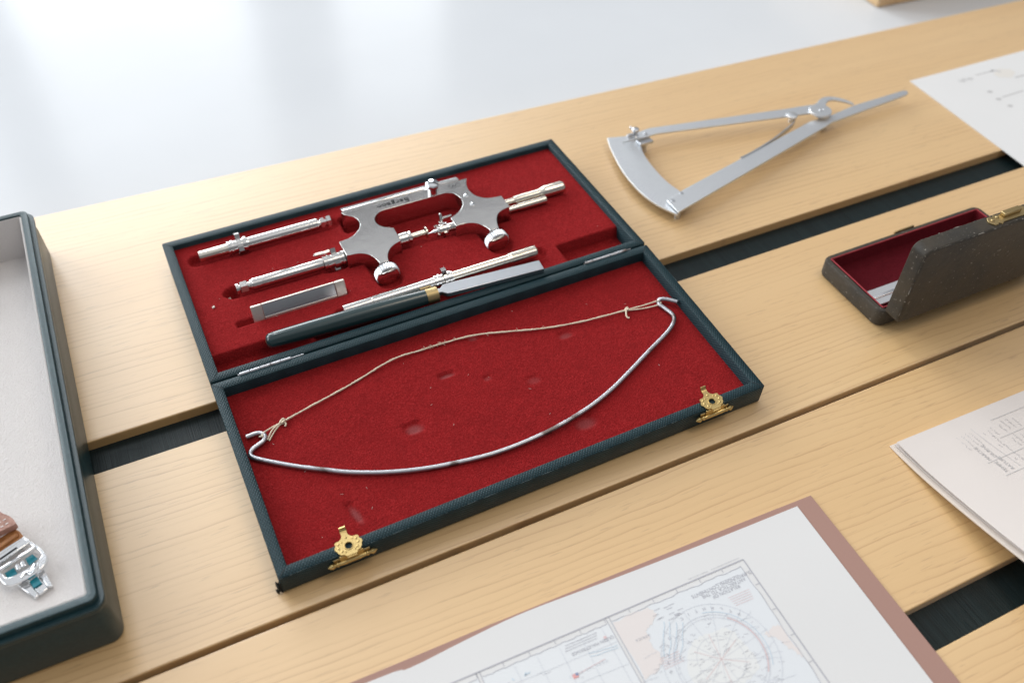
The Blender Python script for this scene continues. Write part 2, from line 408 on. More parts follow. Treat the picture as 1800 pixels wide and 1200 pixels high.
# felt bed of the tray: one height field with the pockets pressed for the tools
def tray_z(x, y):
    z = 11.5 + .12*math.sin(x*.11+y*.07)+.10*math.sin(x*.05-y*.13)
    def cut(d, depth, soft=1.6, r=0.0):
        nonlocal z
        z = min(z, 11.5-depth+depth*sstep(r, r+soft, d)+.0)
    front = 16.2 if x < 0 else 18.3
    if y < front+1.5:
        k = 1-sstep(front-.6, front+.6, y)
        left = 1-sstep(-56, -55, x); right = sstep(63.0, 64.2, x)
        low = max(left, right)
        z = z-6.0*k*low
        if x > -57 and x < 60:
            z -= 2.6*(1-sstep(10.5, 14.0, y))*(1-low)*(1-sstep(46, 58, x))
    cut(cap_d(x, y, -88, 77.7, -25, 77.7), 2.9, 1.5, 2.7)
    cut(cap_d(x, y, -88.6, 78.3, -87, 78.3), 2.6, 1.6, 1.4)
    cut(cap_d(x, y, -68, 78.3, -66.5, 78.3), 2.6, 2.4, 3.2)
    cut(cap_d(x, y, -78, 50.2, -28, 50.2), 3.0, 1.5, 2.8)
    cut(math.hypot((x+79.3)/1.25, y-50.5), 4.6, .9, 2.1)
    cut(cap_d(x, y, -36, 50.5, -30, 50.5), 3.6, 1.6, 4.0)
    cut(rec_d(x, y, -19, 42, 70, 78), 4.5, 1.2, 1.5)
    cut(rec_d(x, y, -3, 30, 52, 70), 3.4, 3.2, 3.0)
    cut(rec_d(x, y, -26, -4, 46, 56), 4.5, 1.0, 1.0)
    cut(rec_d(x, y, 26, 51, 46, 56), 4.5, 1.0, 1.0)
    cut(cap_d(x, y, -15, 45, -14, 30), 2.8, 2.2, 4.3)
    cut(cap_d(x, y, 40, 45, 40.5, 30), 2.8, 2.2, 4.3)
    cut(cap_d(x, y, 0, 50.5, 27, 50.5), 2.6, 2.0, 3.0)
    cut(cap_d(x, y, 54, 55, 86, 55), 1.6, 1.6, 2.0)
    cut(rec_d(x, y, -81.5, -34, 29.2, 31.0), 3.0, .7, .2)
    cut(cap_d(x, y, -40, 17.2, 54, 17.2), 2.6, 1.5, 2.6)
    cut(cap_d(x, y, 2, 17.4, 11, 17.4), 2.8, 1.6, 3.6)
    return z
m = M(); m.grid(-96.1, 96.1, 256, 4.3, 89.2, 124, tray_z)
lin = m.build('tray_lining', 'felt', tray, sharp=180, recalc=False)
# lid
m = M(); m.rloft((-100, 100, -91.8, -.45), .9, [(.5, -9.6), (0, -9.1), (0, -.25), (.22, 0), (3.85, 0), (4.05, -.2), (4.05, -8.2)], 3)
lid = m.build('lid', 'leather', case, base=(0, 0, 0), sharp=50)
LIDM = Matrix.Translation((0, 0, .01396)) @ Matrix.Rotation(TILT, 4, 'X')
lid.matrix_local = LIDM
dents = [(-34.4, -48.4, 3.6, 2.6, .9, .15), (-67.8, -74.3, 1.5, 4.6, .8, .2), (-12.4, -29.7, 3.4, 1.2, .9, .2), (42.4, -29.9, 3.2, 1.8, .6, 0), (27.6, -73.6, 4.5, 3.0, .6, .1), (18.7, -46.3, 3, 2, .35, .2), (5.3, -15.4, 2.0, 1.6, .6, .3), (2, -38, 1.6, 1.2, .5, 0)]
def lid_z(x, y):
    z = -5.5+.12*math.sin(x*.09-y*.05)+.1*math.sin(x*.04+y*.11)
    for (a, b, rx, ry, d, sk) in dents:
        xx = (x-a)+sk*(y-b); q = max(abs(xx)/rx, abs(y-b)/ry)
        z -= d*(1-sstep(.75, 1.25, q))
    return z
m = M(); m.grid(-96.05, 96.05, 240, -87.85, -4.4, 120, lid_z)
ll = m.build('lid_lining', 'felt', lid, base=(0, 0, 0), sharp=180, recalc=False)
ca = ll.data.attributes.new('rubbed', 'FLOAT', 'POINT')
for i, v_ in enumerate(ll.data.vertices):
    x, y = v_.co.x*1000, v_.co.y*1000; w_ = 0
    for (a, b, rx, ry, d, sk) in dents:
        q = math.hypot(((x-a)+sk*(y-b))/rx, (y-b+.35*ry)/ry); w_ = max(w_, (1-sstep(.35, 1.25, q))*min(1, d*1.15))
    ca.data[i].value = w_
# lint caught in the felt
def specks(parent, zf, rect, n, name, extra=()):
    m = M()
    for i in range(n):
        x = random.uniform(rect[0], rect[1]); y = random.uniform(rect[2], rect[3]); g = random.uniform(0, 6.28); L_ = random.uniform(.25, 1.1); z = zf(x, y)+.12
        m.tube([(x+L_*k*math.cos(g+.4*k), y+L_*k*math.sin(g+.4*k), z+.1*k) for k in (0, .5, 1)], .055, 4)
    for (x, y, sx, sy) in extra:
        m.obox((x, y, zf(x, y)+.3), (sx, .2, .1), (-.1, sy, 0), (0, 0, .3))
    o = m.build(name, 'lint', parent, base=(0, 0, 0)); o['kind'] = 'stuff'
specks(tray, tray_z, (-92, 92, 20, 86), 14, 'lint', [(-88.5, 44.5, .5, .4), (-80.6, 51.6, .5, 1.0), (90, 10, .5, .3)])
specks(lid, lid_z, (-93, 93, -85, -8), 18, 'lint')
# mitred corner seams and rubbed edges of the covering
MAT['rubbed_edge'] = flat('rubbed_edge', (.13, .17, .18), .6)
def seams(parent, y0, y1, zr, w_):
    for sx in (-1, 1):
        for (yo, sy) in ((y0, 1), (y1, -1)):
            m = M(); a = Vector((sx*99.7, yo+.3*sy, zr)); b = Vector((sx*(100-w_), yo+w_*sy, zr)); d = (b-a)/2; q = Vector((-d.y, d.x, 0)).normalized()*.11
            m.obox((a+b)/2, d, q, (0, 0, .035)); m.build('corner_seam', 'black', parent, base=(0, 0, 0))
seams(tray, .45, 93, 14, 3.9); seams(lid, -91.8, -.45, 0, 3.8)
def rubbed(parent, edges, zr):
    m = M()
    for (a, b) in edges:
        f = 0.0; L_ = math.hypot(b[0]-a[0], b[1]-a[1])
        while f < 1:
            ln = random.choice((.5, .9, 1.5, 3.0, 6.0))/L_; r_ = random.uniform(.025, .07); k_ = 5; pth = []
            for k in range(k_+1):
                q = min(1, f+ln*k/k_); pth.append((a[0]+(b[0]-a[0])*q+random.uniform(-.05, .05), a[1]+(b[1]-a[1])*q+random.uniform(-.05, .05), zr+random.uniform(-.05, .02)))
            m.tube(pth, lambda k: r_*(.25+math.sin(math.pi*k))*random.uniform(.6, 1.2), 5); f += ln+random.choice((.1, .2, .5, 2.0, 9.0))/L_
    m.build('rubbed_edge', 'rubbed_edge', parent, base=(0, 0, 0), sharp=80)['kind'] = 'stuff'
rubbed(lid, [((-99.9, -91.7), (99.9, -91.7)), ((-99.9, -91.7), (-99.9, -1)), ((99.9, -91.7), (99.9, -1)), ((-95.9, -87.9), (95.9, -87.9))], -.1)
rubbed(tray, [((-99.9, 92.9), (99.9, 92.9)), ((-99.9, 1), (-99.9, 92.9)), ((99.9, 1), (99.9, 92.9)), ((-95, 4.3), (95, 4.3))], 13.9)
# hinges
for (a, b, pin) in ((-88.5, -67.5, -62.5), (68, 89.5, 91.5)):
    m = M(); n = 5; w = (b-a)/n
    for k in range(n): m.lathe([(0, .62), (.12, .78), (w-.27, .78), (w-.15, .62)], (a+k*w, 0, 13.75), (1, 0, 0), 12)
    hg = m.build('hinge', 'wire', case)
    m = M(); m.lathe([(0, .3), (pin-a+.8, .3)], (a-.6, 0, 13.75), (1, 0, 0), 10); m.build('hinge_pin', 'wire', hg)
# latches
def latch(cx, cy):
    base = (cx, cy, 0)
    out = [(-1.1, 5.6), (1.1, 5.6), (1.15, 4.3), (1.7, 3.4), (2.6, 2.85), (3.8, 2.9), (4.35, 2.4), (4.2, 1.5), (4.8, .9), (4.95, 0), (4.4, -.7), (4.2, -1.6), (3.4, -2.5), (2.2, -2.75), (1.9, -3.6)]
    out = out[1:]+[(-x, y) for x, y in out[1:]][::-1]
    # resample by angle round the hole so the plate is a ring of quads
    N = 72; ring = []
    for i in range(N):
        g = 2*math.pi*i/N; dx, dy = math.cos(g), math.sin(g); best = 0
        for k in range(len(out)):
            x1, y1 = out[k]; x2, y2 = out[(k+1) % len(out)]; ex, ey = x2-x1, y2-y1; den = dx*ey-dy*ex
            if abs(den) < 1e-9: continue
            t_ = (x1*ey-y1*ex)/den; s_ = (x1*dy-y1*dx)/den
            if t_ > 0 and -1e-6 <= s_ <= 1+1e-6: best = max(best, t_)
        ring.append((best*dx, best*dy))
    m = M(); z0, z1 = .35, .85; vs = []
    for z in (z0, z1):
        vs += [(cx+x, cy+y, z) for x, y in ring]+[(cx+1.25*math.cos(2*math.pi*i/N), cy+1.25*math.sin(2*math.pi*i/N), z) for i in range(N)]
    fs = []
    for i in range(N):
        j = (i+1) % N
        fs += [(i, N+i, N+j, j), (2*N+i, 2*N+j, 3*N+j, 3*N+i), (i, j, 2*N+j, 2*N+i), (N+j, N+i, 3*N+i, 3*N+j)]
    m.add(vs, fs)
    for (x, y, r) in ((3.2, 1.7, .5), (3.5, .2, .5), (2.7, -1.4, .5), (-3.2, 1.7, .5), (-3.5, .2, .5), (-2.7, -1.4, .5), (0, 3.3, .5), (1.9, 2.1, .35), (-1.9, 2.1, .35), (1.7, -2.0, .35), (-1.7, -2.0, .35)):
        m.lathe([(0, r), (.18, r*.8), (.3, r*.35)], (cx+x, cy+y, z1-.02), (0, 0, 1), 10)
    m.tube([(cx+1.5*math.cos(k*.2618), cy+1.5*math.sin(k*.2618), z1+.04) for k in range(25)], .2, 6)
    o = m.build('latch', 'brass', case, base=(0, 0, 0), sharp=40); o.matrix_local = LIDM.copy()
    m = M(); pth = [(cx, cy+5.2, .55), (cx, cy+6.1, .75), (cx, cy+6.7, 1.4), (cx, cy+6.9, 2.1)]
    for k in range(3):
        a, b = pth[k], pth[k+1]; d = Vector(b)-Vector(a); nrm = Vector((1, 0, 0)).cross(d).normalized()*.25
        m.obox((Vector(a)+Vector(b))/2, (1.15, 0, 0), d*.54, nrm)
    m.build('latch_tab', 'brass', o, base=(0, 0, 0))
    m = M(); fy = -92.0      # foot bent down over the front wall, carrying the pivot barrel
    m.obox((cx, cy-3.0, .1), (1.8, 0, 0), (0, .9, .35), (0, -.1, .25)); m.obox((cx, fy-.75, -2.3), (4.2, 0, 0), (0, .22, 0), (0, .25, 2.3))
    m.build('latch_foot', 'brass', o, base=(0, 0, 0), bevel=.12)
    m = M(); m.lathe([(0, .1), (.8, .75), (1.7, 1.15), (2.4, .7), (2.9, .55), (3.3, .95), (3.7, .95), (4.0, .7), (6.4, .95), (6.8, .8), (11.0, .8), (11.4, .95), (13.8, .7), (14.1, .95), (14.5, .95), (14.9, .55), (15.4, .7), (16.1, 1.15), (17.0, .75), (17.8, .1)], (cx-8.9, fy-1.1, -3.2), (1, 0, 0), 14)
    m.build('pivot_barrel', 'brass', o, base=(0, 0, 0))
    m = M(); m.prism([(cx-6.6, -1.2), (cx+6.6, -1.2), (cx+6.0, -5.6), (cx+2.5, -6.4), (cx-2.5, -6.4), (cx-6.0, -5.6)], 0, .45)
    m.v = [(x, fy-.05-z, y) for x, y, z in m.v]
    m.build('latch_plate', 'oldbrass', o, base=(0, 0, 0), bevel=.1)
latch(-74.7, -90.0); latch(75.4, -89.8)
# torn strip of covering hanging from the front corner
m = M(); m.obox((-100.4, -90.6, -7.3), (.15, .5, .6), (-.2, 1.1, 0), (-.7, -.2, 1.7)); m.obox((-101.3, -90.9, -9.2), (.12, .3, .2), (-.1, .5, 0), (-.4, -.1, .9))
m.obox((-100.05, -91.2, -5.2), (.2, 0, 0), (0, .5, 0), (0, 0, 2.2))
o = m.build('torn_strip', 'black', case, base=(0, 0, 0)); o.matrix_local = LIDM.copy()

# ------------------------------------------------------------------ turning tool (frame with two heads)
tool = thing('turning_tool', 'large nickel plated frame tool with two heads and knurled thumb screws in red felt', 'watchmaking tool', F_TRAY, (12, 60, 7))
def arc(cx, cy, r, a0, a1, n=10): return [(cx+r*math.cos(math.radians(a0+(a1-a0)*k/n)), cy+r*math.sin(math.radians(a0+(a1-a0)*k/n))) for k in range(n+1)]
def cr2(pts, n=6): return [(p.x, p.y) for p in cat_rom([(a, b, 0) for a, b in pts], n)]
left_out = [(-20.3, 75.2), (-19.0, 72.6)]+cr2([(-18.4, 72.2), (-15.6, 69.0), (-14.9, 65.4), (-15.8, 62.0), (-18.3, 59.0), (-22.2, 56.6), (-28.0, 55.6)])
left_bot = [(-27.9, 45.4)]+cr2([(-26.4, 45.2), (-22.4, 44.6), (-19.2, 42.4), (-17.4, 39.4), (-16.6, 36.0), (-16.5, 34.4)])
left_r = [(-12.3, 34.4)]+cr2([(-12.2, 35.4), (-11.2, 38.4), (-9.0, 41.6), (-6.0, 43.8), (-2.4, 45.0)])
arch_l = [(-2.2, 54.8)]+cr2([(-3.4, 55.3), (-6.2, 57.4), (-7.9, 60.3), (-8.1, 63.5), (-6.7, 66.3), (-4.4, 68.2), (-2.0, 68.9)])
arch_r = cr2([(29.6, 68.9), (32.2, 67.6), (34.0, 64.8), (34.5, 61.4), (33.7, 57.6), (31.6, 54.6), (28.6, 52.2), (25.0, 50.6)])+[(24.3, 50.2)]
right_bot = [(24.3, 43.8)]+cr2([(25.6, 44.0), (29.6, 43.8), (33.2, 42.2), (35.6, 39.2), (36.9, 36.0), (37.1, 34.4)])
right_r = [(41.6, 34.4)]+cr2([(41.7, 35.6), (42.9, 39.4), (44.9, 43.0), (48.0, 45.4), (53.0, 46.6)])
right_top = [(52.9, 55.8)]+cr2([(51.6, 55.6), (46.6, 56.6), (43.4, 58.8), (41.4, 62.0), (40.7, 66.2), (41.4, 70.4), (42.8, 73.6)])+[(43.4, 75.2)]
m = M(); m.prism(left_out+left_bot+left_r+arch_l+arch_r+right_bot+right_r+right_top, 6.9, 18)
body = m.build('tool_body', 'chrome', tool, bevel=.38, segs=3, sharp=30)
m = M(); prof = [(75.25, 7.5), (75.25, 17.3), (75.9, 18.25), (76.4, 18.35), (79.4, 17.2), (79.8, 16.5), (79.8, 7.5)]
vs = [(x, y, z) for x in (-19.6, 39.6) for y, z in prof]; n = len(prof)
m.add(vs, [tuple(range(n)), tuple(range(2*n-1, n-1, -1))]+[(i, n+i, n+(i+1) % n, (i+1) % n) for i in range(n)])
m.build('dovetail_bar', 'chrome', tool, bevel=.25, segs=2, sharp=30)
# clamp screw and small screws
m = M(); m.lathe([(0, 2.3), (2.4, 2.3), (2.6, 2.7), (2.9, 2.7), (3.1, 1.9), (3.4, 1.9), (3.6, 3.1), (4.1, 3.4), (5.2, 3.4), (5.7, 3.0), (5.9, 2.2), (5.98, .8)], (24.2, 71.4, 18.01), (0, 0, 1), 32)
cs = m.build('clamp_screw', 'polished', tool)
m = M(); m.obox((24.2, 71.4, 23.93), (2.1, -2.1, 0), (.22, .22, 0), (0, 0, .1)); m.build('screw_slot', 'engrave', cs, base=(12, 60, 7))
for (x, y, g) in ((37.7, 62.7, 1.0), (37.9, 55.4, 2.3)):
    m = M(); m.lathe([(0, 1.25), (.14, 1.2), (.22, .9), (.24, .1)], (x, y, 18.0), (0, 0, 1), 20); sc = m.build('screw', 'polished', tool)
    m = M(); m.obox((x, y, 18.23), (math.cos(g)*.95, math.sin(g)*.95, 0), (-math.sin(g)*.13, math.cos(g)*.13, 0), (0, 0, .06)); m.build('screw_slot', 'engrave', sc, base=(12, 60, 7))
text_obj('lettering', 'Bergeon', 4.3, (4.2, 71.9, 18.04), math.pi, 'engrave', tool, spacing=1.1, fat=.07)
m = M()   # oval maker's stamp
el = [(35.8+3.0*math.cos(g*.2618), 72.2+1.45*math.sin(g*.2618)) for g in range(25)]
m.strip(el, .26, 18.03)
for a, b in (((34.3, 71.6), (35.2, 72.9)), ((35.2, 72.9), (36.0, 71.6)), ((36.0, 71.6), (36.6, 72.8)), ((36.6, 72.8), (37.4, 71.8)), ((34.6, 72.2), (35.8, 72.2))): m.strip([a, b], .28, 18.03)
m.build('stamp', 'engrave', tool, recalc=False)
# thumb screws
for tx in (-14.4, 39.35):
    ax = Vector((0, -1, -.07)).normalized(); p = Vector((tx, 34.9, 13.2))
    m = M(); m.lathe([(-1.2, 1.9), (.2, 1.9), (.9, 1.6), (1.5, 1.7)], p, ax, 20); st = m.build('thumb_screw', 'chrome', tool)
    m = M(); m.lathe([(.9, 1.7), (1.0, 4.6), (1.3, 5.0, .10), (4.5, 5.1, .10), (4.7, 4.9)], p, ax, 56)
    m.build('knurled_head', 'satin', st, base=(12, 60, 7), sharp=20)
    m = M(); m.lathe([(4.66, 5.15), (4.85, 5.1), (5.3, 4.4), (5.65, 3.3), (5.9, 1.8), (5.98, .2)], p, ax, 48)
    m.build('screw_cap', 'chrome', st, base=(12, 60, 7), sharp=40)
def dog(m, x, y, z, r0, r1, w, n, ph, hw=.8):
    for k in range(n):
        g = ph+2*math.pi*k/n; d = Vector((0, math.cos(g), math.sin(g))); q = Vector((0, -math.sin(g), math.cos(g)))
        m.obox(Vector((x, y, z))+d*(r0+r1)/2, (w/2, 0, 0), d*((r1-r0)/2), q*hw)
def add_runner(parent, x0, prof, y, z, name='runner', mat='chrome', seg=36):
    m = M(); m.lathe([(a-x0, b) for a, b in prof], (x0, y, z), (1, 0, 0), seg); return m.build(name, mat, parent, sharp=30)
yL, zL = 50.2, 12.9
rl = add_runner(tool, -77, [(-77.2, 1.8), (-77.0, 2.3), (-75.9, 2.3), (-75.7, 1.6), (-75.4, 1.6), (-75.3, 2.4)], yL, zL)
add_runner(tool, -71, [(-71.9, 1.7), (-71.0, 1.7), (-70.8, 2.3), (-70.0, 2.4), (-69.8, 2.8), (-65.6, 2.7), (-65.5, 2.5), (-65.2, 2.5), (-65.1, 2.7), (-38.2, 2.7), (-37.9, 2.55)], yL, zL, 'runner_tube')
m = M(); m.lathe([(0, 2.3), (.15, 2.7), (3.2, 2.7), (3.4, 2.3)], (-75.3, yL, zL), (1, 0, 0), 6, phase=.2); m.build('hex_nut', 'chrome', tool, sharp=25)
m = M(); m.lathe([(0, 2.6), (.1, 3.4), (1.1, 3.4), (1.2, 3.0), (1.6, 3.0), (1.7, 3.6), (2.6, 3.6), (2.7, 3.1), (4.6, 3.1), (4.7, 3.7), (6.6, 3.7), (6.8, 3.3), (8.2, 3.3), (8.4, 3.6), (9.6, 3.6), (9.7, 2.6)], (-37.8, yL, zL), (1, 0, 0), 36)
dog(m, -32.2, yL, zL, 2.6, 5.7, 2.3, 4, .95, 1.1)
col = m.build('runner_collar', 'chrome', tool, sharp=30)
m = M(); m.obox((-36.9, yL+2.6, zL+4.0), (3.4, 0, 0), (0, .5, .3), (0, -.25, .45)); m.lathe([(0, .6), (.5, .6)], (-40.4, yL+2.6, zL+3.75), (0, 0, 1), 12); m.build('lever', 'chrome', col, base=(12, 60, 7), bevel=.2)
# centre pieces between the heads
m = M(); m.lathe([(0, 2.9), (.9, 2.9), (1.0, 2.5), (1.2, 2.5), (1.3, 3.1), (5.2, 3.1), (5.6, 2.8), (6.0, 2.8), (6.4, 3.0), (7.0, 3.0), (7.4, 2.2)], (-2.6, yL+.9, zL), (1, 0, 0), 32); m.build('sleeve', 'chrome', tool, sharp=30)
m = M(); m.lathe([(0, 1.5), (6.5, 1.5), (6.6, 1.6), (7.1, 2.7), (7.7, 2.7), (7.8, 1.2), (7.3, .8)], (4.7, yL+.9, zL), (1, 0, 0), 28); m.build('flanged_rod', 'warm_nickel', tool, sharp=30)
m = M(); m.lathe([(0, .08), (3.4, .95), (4.6, 1.0)], (12.7, yL-.3, zL), (1, 0, 0), 20); m.build('centre_point', 'polished', tool, sharp=30)
m = M(); m.lathe([(0, 1.0), (.15, 2.2), (.9, 2.3), (1.0, 1.8), (1.4, 1.8), (1.5, 2.9), (2.3, 2.9), (2.4, 2.4), (2.9, 2.4), (3.0, 3.1), (4.1, 3.1), (4.2, 2.5), (4.8, 2.5), (4.9, 2.9), (5.5, 2.9), (5.6, 2.0), (9, 2.0)], (16.6, yL-.3, zL), (1, 0, 0), 32)
dog(m, 20.2, yL-.3, zL, 2.4, 4.2, 1.4, 5, .5, .6); dog(m, 17.1, yL-.3, zL, 1.6, 2.9, .8, 6, .2, .5)
ch = m.build('collet', 'chrome', tool, sharp=30)
m = M(); m.lathe([(0, .7), (4.6, .75), (5.1, .5), (5.25, .1)], (20.2, yL+1.2, zL+2.2), (0, .35, 1), 16); m.build('collet_pin', 'chrome', ch, base=(12, 60, 7))
m = M(); m.obox((23.0, yL+2.6, zL+4.3), (2.8, 0, 0), (0, .55, 0), (0, 0, .35)); m.build('collet_lever', 'chrome', ch, base=(12, 60, 7), bevel=.15)
# rods leaving the right head
add_runner(tool, 52, [(52.5, 1.55), (59.2, 1.55), (59.4, 1.9), (60.2, 2.15), (72.6, 2.15), (74.6, 2.7), (75.0, 2.9), (76.0, 3.05), (85.4, 3.05), (85.9, 2.75)], 54.6, 13.6, 'upper_rod', 'warm_nickel')
add_runner(tool, 52, [(52.5, 1.5), (59.2, 1.5), (59.3, 1.85), (73.6, 1.85), (74.1, 1.4), (74.3, .5)], 49.4, 13.4, 'lower_rod', 'warm_nickel')

# ------------------------------------------------------------------ loose runner beside the tool
run = thing('loose_runner', 'short nickel runner with a lugged collar, at the back left of the case', 'runner', F_TRAY, (-56, 78.3, 9))
yU, zU = 77.7, 13.3
add_runner(run, -86.6, [(-86.7, 1.9), (-86.6, 2.35), (-86.2, 2.5), (-73.6, 2.5)], yU, zU, 'spindle', 'warm_nickel')
m = M(); m.lathe([(0, 2.4), (.1, 3.3), (.9, 3.4), (1.1, 2.9), (1.5, 2.9), (1.6, 3.5), (2.3, 3.5), (2.4, 3.0), (4.4, 3.0), (4.6, 3.9), (6.4, 3.9), (6.6, 3.1), (7.2, 3.1), (7.3, 3.6), (8.6, 3.6), (8.7, 2.9), (9.6, 2.8), (9.8, 2.4)], (-73.7, yU, zU), (1, 0, 0), 36)
dog(m, -68.3, yU, zU, 2.6, 5.8, 2.2, 4, 1.15, 1.1); m.build('runner_collar', 'chrome', run, sharp=30)
add_runner(run, -64, [(-64.2, 2.5), (-63.9, 2.75), (-36.0, 2.75), (-35.9, 2.5), (-35.6, 2.5), (-35.5, 2.75), (-31.7, 2.75), (-31.5, 1.8), (-30.2, 1.7)], yU, zU, 'runner_tube')
m = M(); m.lathe([(0, 1.8), (.1, 2.5), (1.9, 2.6), (2.0, 1.5), (2.9, 1.5), (3.0, 2.4), (3.3, 2.7), (5.0, 2.7), (5.3, 2.2)], (-30.4, yU, zU), (1, 0, 0), 6, phase=.3); m.build('hex_nut', 'chrome', run, sharp=25)

# ------------------------------------------------------------------ long runner behind the burnisher
run2 = thing('long_runner', 'long nickel runner with lugged collar lying behind the green handled burnisher', 'runner', F_TRAY, (6, 17.6, 9))
y2, z2 = 17.2, 13.3
add_runner(run2, -39.6, [(-39.7, 2.1), (-39.5, 2.45), (-26.9, 2.5), (-26.7, 2.3), (-26.5, 2.3), (-26.4, 2.6), (2.2, 2.6)], y2, z2, 'runner_tube')
m = M(); m.lathe([(0, 2.4), (.1, 3.2), (1.0, 3.2), (1.1, 2.8), (1.6, 2.8), (1.7, 3.4), (2.6, 3.4), (2.7, 3.0), (4.0, 3.0), (4.2, 3.7), (5.6, 3.7), (5.8, 3.1), (6.3, 3.1), (6.4, 3.6), (7.6, 3.6), (7.8, 3.0), (8.6, 3.0), (8.8, 2.4)], (2.0, y2, z2), (1, 0, 0), 36)
dog(m, 6.6, y2, z2, 2.6, 6.0, 2.2, 3, 1.5, 1.2); m.build('runner_collar', 'chrome', run2, sharp=30)
add_runner(run2, 10, [(10.4, 2.5), (38.0, 2.5), (38.2, 2.75), (39.0, 2.75), (39.2, 3.0), (51.4, 3.05), (51.8, 2.8), (51.9, 2.2)], y2, z2, 'spindle', 'warm_nickel')
m = M()
for g in (1.2, 2.0, 2.8, .4):
    c_ = Vector((45.4, y2+3.0*math.cos(g), z2+3.0*math.sin(g))); m.obox(c_, (6.0, 0, 0), (0, -math.sin(g)*.16, math.cos(g)*.16), (0, math.cos(g)*.07, math.sin(g)*.07))
m.build('slits', 'engrave', run2)

# ------------------------------------------------------------------ steel strip standing in its slot
bar = thing('steel_strip', 'flat polished steel strip with pale end pieces standing in a felt slot', 'steel strip', F_TRAY, (-54.5, 30, 9))
def lean(m):      # the strip leans back in its slot
    c_, s_ = math.cos(.45), math.sin(.45); m.v = [(x, 30+(y-30)*c_+(z-10.2)*s_, 10.2-(y-30)*s_+(z-10.2)*c_) for x, y, z in m.v]; return m
m = M(); m.box(-70.2, -38.4, 29.6, 30.6, 9.4, 16.7); lean(m).build('plate', 'steel', bar, bevel=.12)
for a, b in ((-75.0, -70.3), (-38.3, -33.8)):
    m = M(); m.box(a, b, 29.0, 30.8, 9.0, 17.2); lean(m).build('end_piece', 'nickel_end', bar, bevel=.35, segs=3)
for z0_, z1_ in ((9.2, 11.2), (16.75, 17.1)):
    m = M(); m.box(-70.2, -38.4, 29.2, 30.7, z0_, z1_); lean(m).build('edge_rail', 'nickel_end', bar, bevel=.1)

# ------------------------------------------------------------------ burnisher
bur = thing('burnisher', 'burnisher with dark green wooden handle, brass ferrule and flat steel blade', 'burnisher', F_TRAY, (-20, 10, 9))
p0 = Vector((-74.2, 12.6, 14.2)); p1 = Vector((0.2, 9.0, 14.4)); ax = (p1-p0).normalized(); LL = (p1-p0).length
m = M(); m.lathe([(0, .3), (.15, 1.6), (.7, 2.6), (1.8, 3.2), (5, 3.45), (18, 3.75), (38, 3.95), (56, 3.75), (LL-5.2, 3.35)], p0, ax, 40); hd = m.build('handle', 'handle', bur, sharp=50)
m = M(); m.lathe([(-.05, .9), (.0, .8), (-.2, .3)], p0+ax*.1, ax, 14); m.build('butt_pin', 'oldbrass', hd, base=(-20, 10, 9))
m = M(); m.lathe([(LL-5.3, 3.3), (LL-5.2, 3.5), (LL-1.0, 3.5), (LL-.6, 3.55), (LL-.1, 3.5), (LL, 3.2)], p0, ax, 36); m.build('ferrule', 'oldbrass', bur, sharp=30)
d = Vector((1, -.078, 0)).normalized(); w = Vector((-d.y, d.x, 0)); q0 = Vector((0, 9.0, 0))
outl = [(-.5, -1.2), (1.8, -1.2), (2.6, -2.0), (3.8, -3.0), (5.2, -3.2), (48.8, -3.0), (48.8, 3.0), (5.2, 3.2), (3.8, 3.0), (2.6, 2.0), (1.8, 1.2), (-.5, 1.2)]
m = M(); m.prism([((q0+d*a+w*b).x, (q0+d*a+w*b).y) for a, b in outl], 14.1, 16.4); m.build('blade', 'steel', bur, bevel=.22)

# ------------------------------------------------------------------ bow with cord on the lid lining
bow = thing('bow', 'curved grey steel wire bow strung with cream cord, lying on red felt', 'bow', F_LID, (0, -45, -5.5))
wp = [(-94.0, -27.3), (-90.6, -27.2), (-88.4, -28.0), (-87.5, -29.8), (-88.6, -31.7), (-91.0, -32.7), (-93.2, -33.6), (-94.6, -35.2), (-93.9, -37.6), (-88.9, -41.9), (-81.0, -47.8), (-72.6, -53.2), (-64.2, -58.4), (-53.0, -63.6), (-41.4, -67.6), (-29.1, -70.5), (-10.0, -73.2), (11.0, -72.7), (29.4, -69.6), (43.1, -65.5), (55.4, -60.2), (69.8, -53.4), (82.4, -47.6), (88.3, -43.4), (90.0, -39.8), (88.9, -35.0), (88.0, -32.4), (88.3, -30.7), (89.8, -30.2), (92.0, -31.8), (95.0, -35.4)]
n = len(wp)
pts = [(x, y, -4.45+(.5*math.sin(i*.7)*.2)+(1.6*(i-27)/3 if i > 27 else 0)) for i, (x, y) in enumerate(wp)]
m = M(); m.tube(cat_rom(pts, 8), .92, 12); m.build('bow_wire', 'wire', bow, sharp=60)
sp = [(-79.6, -25.8), (-66.3, -22.9), (-53.7, -20.0), (-43.8, -17.3), (-33.6, -14.6), (-25.7, -13.5), (-17.6, -13.6), (-8.0, -13.8), (7.0, -15.5), (22.0, -19.8), (35.4, -23.6), (49.5, -26.6), (61.4, -28.2), (73.0, -29.0)]
path = cat_rom([(x, y, -4.75+.25*math.sin(i*1.7)) for i, (x, y) in enumerate(sp)], 14)
path = [p+Vector((0, random.uniform(-.07, .07), random.uniform(-.05, .05))) for p in path]
m = M(); m.tube(path, lambda k: .37+.05*math.sin(k*97)+random.uniform(-.03, .03), 8); cord = m.build('cord', 'twine', bow, sharp=80)
def loops(defs, r=.3):
    m = M()
    for dpts in defs: m.tube(cat_rom(dpts, 8), r, 7)
    return m
